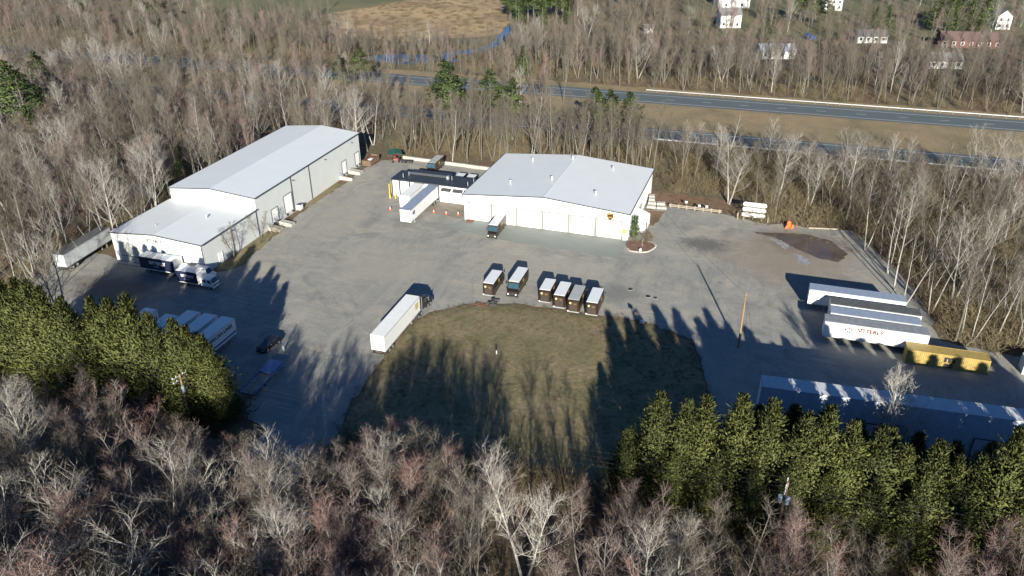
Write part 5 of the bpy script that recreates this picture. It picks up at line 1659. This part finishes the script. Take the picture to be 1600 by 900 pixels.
def plant(kind, u, v, h, label, group=None, var=None, rz=None, wide=1.0, lean=0.0, name=None):
    ms = KINDS[kind]
    var = trnd.randrange(len(ms)) if var is None else var % len(ms)
    tm, cm, H = ms[var]
    r = empty(name or NAMES[kind], (u, v, 0), trnd.uniform(0, 6.283) if rz is None else rz, label, 'tree', group)
    s = h / H
    r.scale = (s * wide, s * wide, s)
    if lean:
        r.rotation_euler = (trnd.uniform(-lean, lean), trnd.uniform(-lean, lean), r.rotation_euler[2])
    a = put('trunk', tm, r)
    b = put('crown', cm, r)
    SOURCE.setdefault((kind, var), (a, b))
    return r


ORD = ['first', 'second', 'third', 'fourth', 'fifth', 'sixth', 'seventh', 'eighth', 'ninth', 'tenth', 'eleventh', 'twelfth', 'thirteenth', 'fourteenth', 'fifteenth']
# cedar rows
L1 = [(-109.5, 18.0), (-106, 17.6), (-103.5, 18.3), (-101.3, 18.2), (-99.0, 17.5), (-95.1, 16.6), (-90.4, 17.0), (-86.4, 17.9), (-83.3, 18.7), (-79.6, 16.6), (-76.0, 16.1), (-74.3, 15.0), (-71.3, 14.4), (-69.9, 11.9)]
for k, (x, h) in enumerate(L1):
    plant('cedar', x, 76 + trnd.uniform(-0.5, 0.5), h, ORD[k] + ' tall cedar from the left in the left cedar row', 'left cedar row', wide=trnd.uniform(1.0, 1.25))
for k in range(9):
    plant('cedar', -107 + k * 4.0 + trnd.uniform(-0.7, 0.7), 79.3 + trnd.uniform(-0.5, 0.5), trnd.uniform(12.0, 13.6) - 0.25 * max(0, k - 5), ORD[k] + ' lower cedar from the left on the yard side of the left cedar row', 'left cedar row', wide=trnd.uniform(1.1, 1.35))
R1 = [(-11.0, 10.0), (-7.5, 15.6), (-4.2, 15.3), (-2.1, 16.4), (2.0, 17.3), (5.4, 17.0), (9.2, 16.6), (11.5, 17.9), (14.3, 16.5), (17.4, 16.3), (23.4, 15.8), (27.8, 15.0), (30.2, 19.4), (33.2, 17.2), (36.0, 17.8), (39.0, 17.2), (42.0, 17.6), (45.5, 17), (49, 17.3), (53, 17), (57, 17.2), (20.4, 14.2), (25.6, 14.3)]  # gap fillers and out-of-view cedars on the right added to shade the shed
R1.sort()
ORD += ['sixteenth', 'seventeenth', 'eighteenth', 'nineteenth', 'twentieth', 'twenty-first', 'twenty-second', 'twenty-third', 'twenty-fourth', 'twenty-fifth']
for k, (x, h) in enumerate(R1):
    plant('cedar', x, 80 + trnd.uniform(-0.5, 0.5), h, ORD[k] + ' tall cedar from the left in the right cedar row', 'right cedar row', wide=trnd.uniform(1.05, 1.3))
for k in range(10):
    plant('cedar', -5.5 + k * 4.6 + trnd.uniform(-0.8, 0.8), 77.0 + trnd.uniform(-0.4, 0.4), trnd.uniform(9.5, 12.0), ORD[k] + ' lower cedar from the left on the near side of the right cedar row', 'right cedar row', wide=trnd.uniform(1.1, 1.3))
for k in range(14):  # mostly hidden rank, added to shade the shed roof
    plant('cedar', 4.0 + k * 3.7 + trnd.uniform(-0.6, 0.6), 84.2 + trnd.uniform(-0.5, 0.5), trnd.uniform(13.2, 14.2), ORD[k] + ' added shade cedar from the left on the shed side of the right cedar row', 'right cedar row', wide=trnd.uniform(1.2, 1.4))
# single trees
plant('silver', -19.0, 60.8, 17.5, 'big white-limbed tree standing out at the bottom centre', var=1, wide=1.05)
plant('silver', 22.4, 96.3, 13.0, 'silvery round-crowned bare tree in front of the blue-grey storage shed', var=0, wide=1.0)
plant('pale', -6.0, 183.5, 15.5, 'big spreading many-stemmed tree behind the timber guard rail', var=1, wide=1.25)
plant('clump', -102.0, 123.1, 8.2, 'small bare tree by the warehouse wall, nearer the box trucks', 'small trees at the warehouse wall', var=0, wide=1.25)
plant('clump', -100.9, 131.1, 7.4, 'small bare tree by the warehouse wall, nearer the dock doors', 'small trees at the warehouse wall', var=1, wide=1.3)
plant('arborvitae', -24.4, 158.2, 4.8, 'taller green arborvitae at the depot corner', 'arborvitae at the depot corner')
plant('arborvitae', -24.0, 159.6, 4.4, 'shorter green arborvitae at the depot corner', 'arborvitae at the depot corner')
for k, (x, y, h, w) in enumerate(((32.8, 141.1, 22, 1), (28.8, 143.0, 18, 1), (36.9, 133.8, 15, 0.9), (38.4, 132.9, 17, 0.9), (42.3, 134.2, 16, 0.9), (45.4, 133.2, 15, 0.9), (27.6, 149.1, 20, 1), (27.0, 156.0, 19, 1), (23.5, 166.3, 18, 1))):
    plant('birch', x, y, h, ORD[k] + ' pale-trunked tree along the right yard edge, counted from the white trailers', 'pale trees along the right yard edge', lean=0.12, wide=w)
PINES = [('pine', -94.1, 222, 20.5), ('pine', -90.6, 217, 20.9), ('pine', -78.5, 218, 19.4), ('pine', -71.0, 216, 18.0), ('pine', -45.9, 212, 18.2), ('pine', -41.8, 214, 17.2), ('pine', -36.4, 214, 17.0), ('young_pine', -90.7, 290, 11.2),
         ('pine', -140.8, 255, 15.2), ('pine', -146.0, 250, 13), ('pine', -205.9, 170, 24.4), ('pine', -197.5, 165, 23.4), ('young_pine', -191.3, 160, 15), ('pine', -228.5, 200, 19.5), ('young_pine', -143.1, 160, 8.5),
         ('young_pine', -138.6, 165, 8.5), ('young_pine', -142.2, 150, 6), ('young_pine', -336.4, 330, 11), ('young_pine', -331, 318, 9), ('young_pine', -325, 330, 9), ('pine', -314.2, 345, 15), ('pine', -305.1, 350, 14), ('young_pine', -277, 315, 9),
         ('pine', -300.8, 340, 13), ('pine', -131.2, 398, 18), ('pine', -127, 394, 16), ('pine', -123.4, 402, 19), ('pine', -118.5, 396, 17), ('pine', -114.5, 400, 18), ('pine', -109.2, 405, 19), ('pine', -104, 398, 16), ('young_pine', -100.0, 395, 13), ('young_pine', -125, 392, 12), ('young_pine', -113, 393, 12), ('pine', -134, 404, 18), ('pine', -119, 406, 20), ('pine', 7.8, 430, 18), ('pine', 13.7, 425, 18),
         ('pine', 19.7, 420, 15), ('young_pine', 68.0, 430, 17), ('young_pine', 72.6, 425, 17), ('young_pine', 76, 428, 15), ('young_pine', 79.3, 432, 17), ('young_pine', 83.3, 428, 18), ('young_pine', 88.8, 430, 17), ('young_pine', -6.2, 400, 7), ('young_pine', 41.7, 420, 11), ('young_pine', 47.0, 425, 11)]
PZ = [(lambda x, y: y < 180 and x < -150, 'dark pine in the left woods above the cedar row', 'pines in the left woods'),
      (lambda x, y: y < 180, 'small green pine in the woods just left of the long warehouse', 'young pines by the warehouse'),
      (lambda x, y: y < 262, 'green pine rising from the belt of trees before the highway', 'pines before the highway'),
      (lambda x, y: x < -250, 'dark green pine beyond the highway at the upper left', 'pines at the upper left'),
      (lambda x, y: y < 300, 'lone dark pine right on the far side of the highway', None),
      (lambda x, y: x < -50, 'tall dark pine in the stand beside the tan marsh', 'pine stand by the marsh'),
      (lambda x, y: x < 60, 'dark evergreen among the far houses', 'evergreens among the houses'),
      (lambda x, y: True, 'dark evergreen in the screen above the red-brick house', 'evergreens above the red house')]
for kd, x, y, h in PINES:
    for test, lb, gr in PZ:
        if test(x, y):
            plant(kd, x, y, h, lb, gr, wide=1.25 if kd == 'pine' else 1.15)
            break

# ---- scatter of bare trees
HOUSES = [(o.location.x, o.location.y, 11) for o in C.objects if o.parent is None and o.get('category') in ('house', 'boat', 'shed') and o.location.y > 300]
marsh_poly = [(-205, 345), (-168, 338), (-130, 362), (-127, 372), (-150, 470), (-200, 480), (-235, 395)]
lawn_poly = [(-330, 385), (-285, 372), (-225, 380), (-205, 410), (-170, 480), (-260, 560), (-380, 520)]
FIXED = [(-19.0, 60.8, 6.0), (22.5, 94.0, 4), (-6.0, 183.5, 6.0)]


def free(u, v, rnd):
    if 223.5 < v < 241.5 or 264.5 < v < 286:
        return 0.0
    if 241.5 <= v <= 264.5:
        return 0.95 if u < -150 else 0.3 if u < -62 else (0.0 if u < 50 else 0.05)
    if inside((u, v), YARD) or inside((u, v), GRASS):
        return 0.0
    if -127.5 < u < -100.5 and 113 < v < 186:
        return 0.0
    if -87 < u < -24 and 155 < v < 191:
        return 0.0
    if -64 < u < -52 and 64 < v < 80:
        return 0.0
    if -58 < u < 1 and 79 < v < 124:
        return 0.0
    if 72.5 <= v < 101 and u > -60:
        return 0.0 if u > -14 else 0.0
    if 72.5 <= v < 86:
        return 0.0
    if 101 <= v < 108 and u > 3:
        return 0.0
    if -104 < u < -62 and 186 < v < 193:
        return 0.0
    if -27 < u < -3 and 176 < v < 187:
        return 0.0
    if inside((u, v), marsh_poly):
        return 0.06
    if inside((u, v), lawn_poly):
        return 0.08
    for x, y, r in HOUSES:
        if hypot(u - x, v - y) < r or (abs(u - x - 0.33 * (y - v)) < r * 0.8 and 0 < y - v < 22 and rnd.random() < 0.25):
            return 0.0
    if 44 < v < 61 and abs(u - (-19.0 + 0.345 * (60.8 - v))) < 3.4:
        return 0.25
    for x, y, r in FIXED:
        if hypot(u - x, v - y) < r:
            return 0.0
    if v > 395 and u > -60:
        return 0.6
    return 1.0


def tip_limit(px):
    """how high in the photograph the near treetops reach"""
    P = [(-80, 590), (0, 585), (60, 565), (130, 575), (200, 600), (260, 672), (345, 678), (420, 690), (520, 672), (590, 662), (650, 665), (700, 695), (850, 715), (940, 745), (1040, 765), (1130, 775), (1200, 760), (1270, 795), (1340, 805), (1400, 795), (1480, 785), (1600, 815), (1700, 820)]
    for (x0, y0), (x1, y1) in zip(P, P[1:]):
        if x0 <= px <= x1:
            return y0 + (y1 - y0) * (px - x0) / (x1 - x0)
    return 700


spots = []      # (d, kind, u, v, h, in view)
rnd = random.Random(11)


def scatter(u0, u1, v0, v1, step, prob=1.0):
    nu, nv = int((u1 - u0) / step), int((v1 - v0) / step)
    for i in range(nu):
        for j in range(nv):
            u = u0 + (i + 0.5 + rnd.uniform(-0.48, 0.48)) * step
            v = v0 + (j + 0.5 + rnd.uniform(-0.48, 0.48)) * step
            if rnd.random() > prob:
                continue
            f = free(u, v, rnd)
            if f <= 0 or rnd.random() > f:
                continue
            b = in_frame(u, v, 0)
            t = in_frame(u, v, 19)
            vis = False
            if b and t:
                vis = (-90 < b[0] < 1690 or -90 < t[0] < 1690) and b[1] > -3 and t[1] < 915
            if v < 72.5:
                # near wood: treetops stay under the line where the photograph shows them
                if u < -150 or u > 120:
                    continue
                h = rnd.uniform(13.5, 18.5) if v > 38 else rnd.uniform(17, 23) if u < -22 else rnd.uniform(13.5, 17.5)
                if vis or (b and b[1] < 1500):
                    p = in_frame(u, v, h)
                    lim = tip_limit(p[0]) + abs(rnd.gauss(0, 20))
                    while h > 3.5 and in_frame(u, v, h)[1] < lim:
                        h -= 0.5
                    if h < 4.5:
                        continue
                kind = rnd.choices(['maple', 'slender', 'clump', 'pale'], [0.50, 0.13, 0.20, 0.17])[0]
            else:
                if not vis:
                    continue
                if u > -20 and v < 224:
                    kind = rnd.choices(['slender', 'clump', 'birch', 'pale', 'maple'], [0.25, 0.25, 0.2, 0.2, 0.1])[0]
                    h = rnd.uniform(11, 19)
                    if v > 205:
                        h = rnd.uniform(7, 13)
                elif v < 224 and u < -100:
                    kind = rnd.choices(['slender', 'clump', 'pale', 'maple', 'birch'], [0.38, 0.25, 0.15, 0.12, 0.1])[0]
                    h = rnd.uniform(13, 20)
                elif v < 224:
                    kind = rnd.choices(['slender', 'clump', 'birch'], [0.6, 0.28, 0.12])[0]
                    h = rnd.uniform(15, 20.5) if v < 206 else rnd.uniform(9.5, 14)
                else:
                    kind = rnd.choices(['slender', 'clump', 'maple', 'pale'], [0.62, 0.20, 0.13, 0.05])[0]
                    h = rnd.uniform(12, 17.5)
                    if v > 286 and b[0] < 800:
                        if b[0] > 545 and v > 330:
                            continue
                        h = rnd.uniform(8.5, 12.5) if b[0] > 545 else rnd.uniform(9.5, 15)
                    if v > 345 and rnd.random() < 0.35:
                        continue
                    if -145 < u < -92 and 345 < v < 412:
                        continue
            spots.append((hypot(u, v), kind, u, v, h, vis))


scatter(-130, 120, -34, 38.0, 3.9)  # unseen trees behind the camera, added and sized for their shade
scatter(-150, -66, 38, 72.5, 4.7)
scatter(-66, -24, 38, 54, 3.8)
scatter(-66, -24, 54, 72.5, 3.0)
scatter(-24, 110, 38, 72.5, 5.6)
scatter(-330, -100, 72, 224, 5.4)
scatter(-100, -22, 186, 224, 4.6)
scatter(-22, 190, 105, 224, 6.0, 0.85)
scatter(-330, 230, 241, 264, 5.0)
scatter(-420, 260, 286, 330, 5.5)
scatter(-470, 330, 330, 540, 7.5)
spots.sort()
ZONES = [(lambda u, v: v < 72.5 and u < -45, 'in the near woods along the bottom left', 'near woods, bottom left'),
         (lambda u, v: v < 72.5 and u < -5, 'in the near woods along the bottom centre', 'near woods, bottom centre'),
         (lambda u, v: v < 72.5, 'in the near woods along the bottom right', 'near woods, bottom right'),
         (lambda u, v: v < 190 and u < -100, 'in the woods left of the long warehouse', 'woods left of the warehouse'),
         (lambda u, v: v < 224 and u < -100, 'in the woods behind the long warehouse', 'woods behind the warehouse'),
         (lambda u, v: v < 224 and u < -22, 'in the belt behind the depot and its yard', 'belt behind the depot'),
         (lambda u, v: v < 224, 'in the brushy woods right of the yard', 'brushy woods right of the yard'),
         (lambda u, v: v < 265, 'on the strip between the carriageways', 'trees between the carriageways'),
         (lambda u, v: True, 'beyond the highway', 'woods beyond the highway')]
LOOK = {'slender': 'slender grey bare tree', 'clump': 'many-stemmed grey bare tree', 'maple': 'bare maple with reddish twig tips', 'pale': 'pale spreading bare tree', 'birch': 'tall pale-trunked bare tree'}
count = 0
rest = []
for d, kind, u, v, h, vis in spots:
    if vis and count < 290:
        for test, ph, gr in ZONES:
            if test(u, v):
                plant(kind, u, v, h, LOOK[kind] + ' ' + ph, gr, wide=trnd.uniform(1.1, 1.45) if v < 72.5 else trnd.uniform(0.95, 1.2), lean=0.08)
                break
        count += 1
    else:
        rest.append((kind, u, v, h))


def scatter_object(name, sources, pts, label, cat):
    """one object of kind stuff: points carrying size, turn and variety, a node tree sets the trees on them"""
    me = bpy.data.meshes.new(name)
    me.from_pydata([(p[1], p[2], 0) for p in pts], [], [])
    a = me.attributes.new('pick', 'INT', 'POINT'); a.data.foreach_set('value', np.array([p[0] for p in pts], dtype=np.int32))
    a = me.attributes.new('size', 'FLOAT_VECTOR', 'POINT'); a.data.foreach_set('vector', np.array([p[3] for p in pts], dtype=np.float32).ravel())
    a = me.attributes.new('turn', 'FLOAT_VECTOR', 'POINT'); a.data.foreach_set('vector', np.array([(p[5], p[6], p[4]) for p in pts], dtype=np.float32).ravel())
    o = bpy.data.objects.new(name, me)
    C.objects.link(o)
    ng = bpy.data.node_groups.new(name, 'GeometryNodeTree')
    ng.interface.new_socket('Geometry', in_out='INPUT', socket_type='NodeSocketGeometry')
    ng.interface.new_socket('Geometry', in_out='OUTPUT', socket_type='NodeSocketGeometry')
    nn = ng.nodes
    ll = ng.links
    gi, go = nn.new('NodeGroupInput'), nn.new('NodeGroupOutput')
    parts = []
    for src in sources:
        j = nn.new('GeometryNodeJoinGeometry')
        for ob in src:
            oi = nn.new('GeometryNodeObjectInfo')
            oi.transform_space = 'ORIGINAL'
            oi.inputs['Object'].default_value = ob
            ll.new(oi.outputs['Geometry'], j.inputs[0])
        g2 = nn.new('GeometryNodeGeometryToInstance')
        ll.new(j.outputs[0], g2.inputs[0])
        parts.append(g2.outputs[0])
    jj = nn.new('GeometryNodeJoinGeometry')
    for s in reversed(parts):
        ll.new(s, jj.inputs[0])
    ip = nn.new('GeometryNodeInstanceOnPoints')
    ip.inputs['Pick Instance'].default_value = True

    def attr(nm, ty, sock):
        n = nn.new('GeometryNodeInputNamedAttribute')
        n.data_type = ty
        n.inputs['Name'].default_value = nm
        ll.new(n.outputs['Attribute'], sock)
    ll.new(gi.outputs[0], ip.inputs['Points'])
    ll.new(jj.outputs[0], ip.inputs['Instance'])
    attr('pick', 'INT', ip.inputs['Instance Index'])
    attr('turn', 'FLOAT_VECTOR', ip.inputs['Rotation'])
    attr('size', 'FLOAT_VECTOR', ip.inputs['Scale'])
    ll.new(ip.outputs[0], go.inputs[0])
    md = o.modifiers.new('scatter', 'NODES')
    md.node_group = ng
    return tag(o, label, cat, None, 'stuff')


# every kind and variety needs one standing tree to copy from
keys = []
for kind in ('slender', 'clump', 'maple', 'pale', 'birch'):
    for k in range(len(KINDS[kind])):
        if (kind, k) in SOURCE:
            keys.append((kind, k))
bykind = {}
for i, (kd, k) in enumerate(keys):
    bykind.setdefault(kd, []).append(i)
pts = []
for kind, u, v, h in rest:
    i = rnd.choice(bykind[kind])
    s = h / KINDS[keys[i][0]][keys[i][1]][2]
    w = s * rnd.uniform(0.95, 1.25)
    pts.append((i, u, v, (w, w, s), rnd.uniform(0, 6.283), rnd.uniform(-0.06, 0.06), rnd.uniform(-0.06, 0.06)))
# the joined list of sources may come out in either order, so sizes are kept alike within it
scatter_object('woods', [SOURCE[k] for k in keys], pts, 'mass of distant leafless woods stretching beyond the highway, with unseen shade trees behind the camera', 'woods')

# undergrowth
sh_me = [shrub(300 + k, 46, 1.9, 1.1).mesh('stems', 'brush') for k in range(3)]
sh_obs = []
for k, (x, y, lb) in enumerate(((-21.6, 157.4, 'bare brown shrub in the planter at the depot corner'), (28.3, 136.6, 'tan dry bush at the end of the white trailers'), (-5.2, 89.0, 'bare reddish shrub in the shaded corner of the lawn'))):
    r = empty('bare_shrub', (x, y, 0.1), 0.3 * k, lb, 'shrub')
    r.scale = (1.5, 1.5, 1.25)
    sh_obs.append((put('stems', sh_me[k], r),))
for k, (x, y, sc_) in enumerate(((-23.4, 155.6, 0.9), (-20.6, 156.2, 0.8), (-22.6, 160.6, 1.1), (-20.9, 159.0, 1.0), (-23.8, 152.6, 0.6))):
    r = empty('bare_shrub', (x, y, 0.1), 1.3 * k, 'low bare shrub crowding the planter by the depot corner, ' + ORD[k] + ' of the group', 'shrub', 'planter shrubs')
    r.scale = (sc_, sc_, sc_ * 0.8)
    put('stems', sh_me[k % 3], r)
ups = []
for (u0, u1, v0, v1, step, pr) in ((-150, 110, 25, 72, 4.5, 0.4), (-250, -100, 72, 224, 4.4, 0.75), (-100, -22, 186, 224, 2.8, 0.9), (-22, 150, 105, 224, 2.6, 0.95), (-330, 200, 241, 264, 6, 0.5), (-420, 260, 286, 335, 4.2, 0.8), (-420, 300, 335, 480, 8, 0.7), (-52, -6, 72.6, 79.0, 1.6, 0.9), (-200, -60, 72.6, 76, 2.2, 0.8), (3, 60, 86, 100.5, 3.0, 0.7)):
    for i in range(int((u1 - u0) / step)):
        for j in range(int((v1 - v0) / step)):
            u = u0 + (i + rnd.random()) * step
            v = v0 + (j + rnd.random()) * step
            if rnd.random() > pr:
                continue
            special = 72.5 < v < 101
            if not special and free(u, v, rnd) < 0.2:
                continue
            if inside((u, v), YARD) or inside((u, v), GRASS) :
                continue
            b = in_frame(u, v, 0)
            if not b or not (-60 < b[0] < 1660 and -3 < b[1] < 930):
                continue
            s = rnd.uniform(0.6, 1.7) * (1.45 if u > -22 and 105 < v < 224 else 1.0)
            ups.append((rnd.randrange(3), u, v, (s * 1.15, s * 1.15, s), rnd.uniform(0, 6.283), 0.0, 0.0))
for k in range(900):      # bushes and tussocks in the marsh
    u, v = rnd.uniform(-235, -127), rnd.uniform(338, 480)
    if inside((u, v), marsh_poly):
        s = rnd.uniform(0.35, 1.1)
        ups.append((rnd.randrange(3), u, v, (s * 1.8, s * 1.8, s * 0.8), rnd.uniform(0, 6.283), 0.0, 0.0))
scatter_object('undergrowth', sh_obs, ups, 'tangled brown brush growing under the trees', 'undergrowth')

# dry tufts on the lawn, thicker along its edge and along the yard edge
tufts = []
edge = ragged(GRASS, 0.5, 0.7, 77)
for x, y in edge + ragged(GRASS, 0.9, 1.3, 78) + ragged(YARD[26:31], 0.9, 0.8, 79):
    if rnd.random() < 0.7:
        s = rnd.uniform(0.08, 0.24)
        tufts.append((rnd.randrange(3), x, y, (s * 1.6, s * 1.6, s), rnd.uniform(0, 6.283), 0.0, 0.0))
n = 0
while n < 2600:
    u, v = rnd.uniform(-56, 0), rnd.uniform(78, 123)
    if inside((u, v), GRASS):
        s = rnd.uniform(0.07, 0.2)
        tufts.append((rnd.randrange(3), u, v, (s * 1.8, s * 1.8, s), rnd.uniform(0, 6.283), 0.0, 0.0))
        n += 1
o = scatter_object('dry_grass', sh_obs, tufts, 'dry grass tufts on the lawn and along the yard edge', 'grass')
o.location.z = 0.12
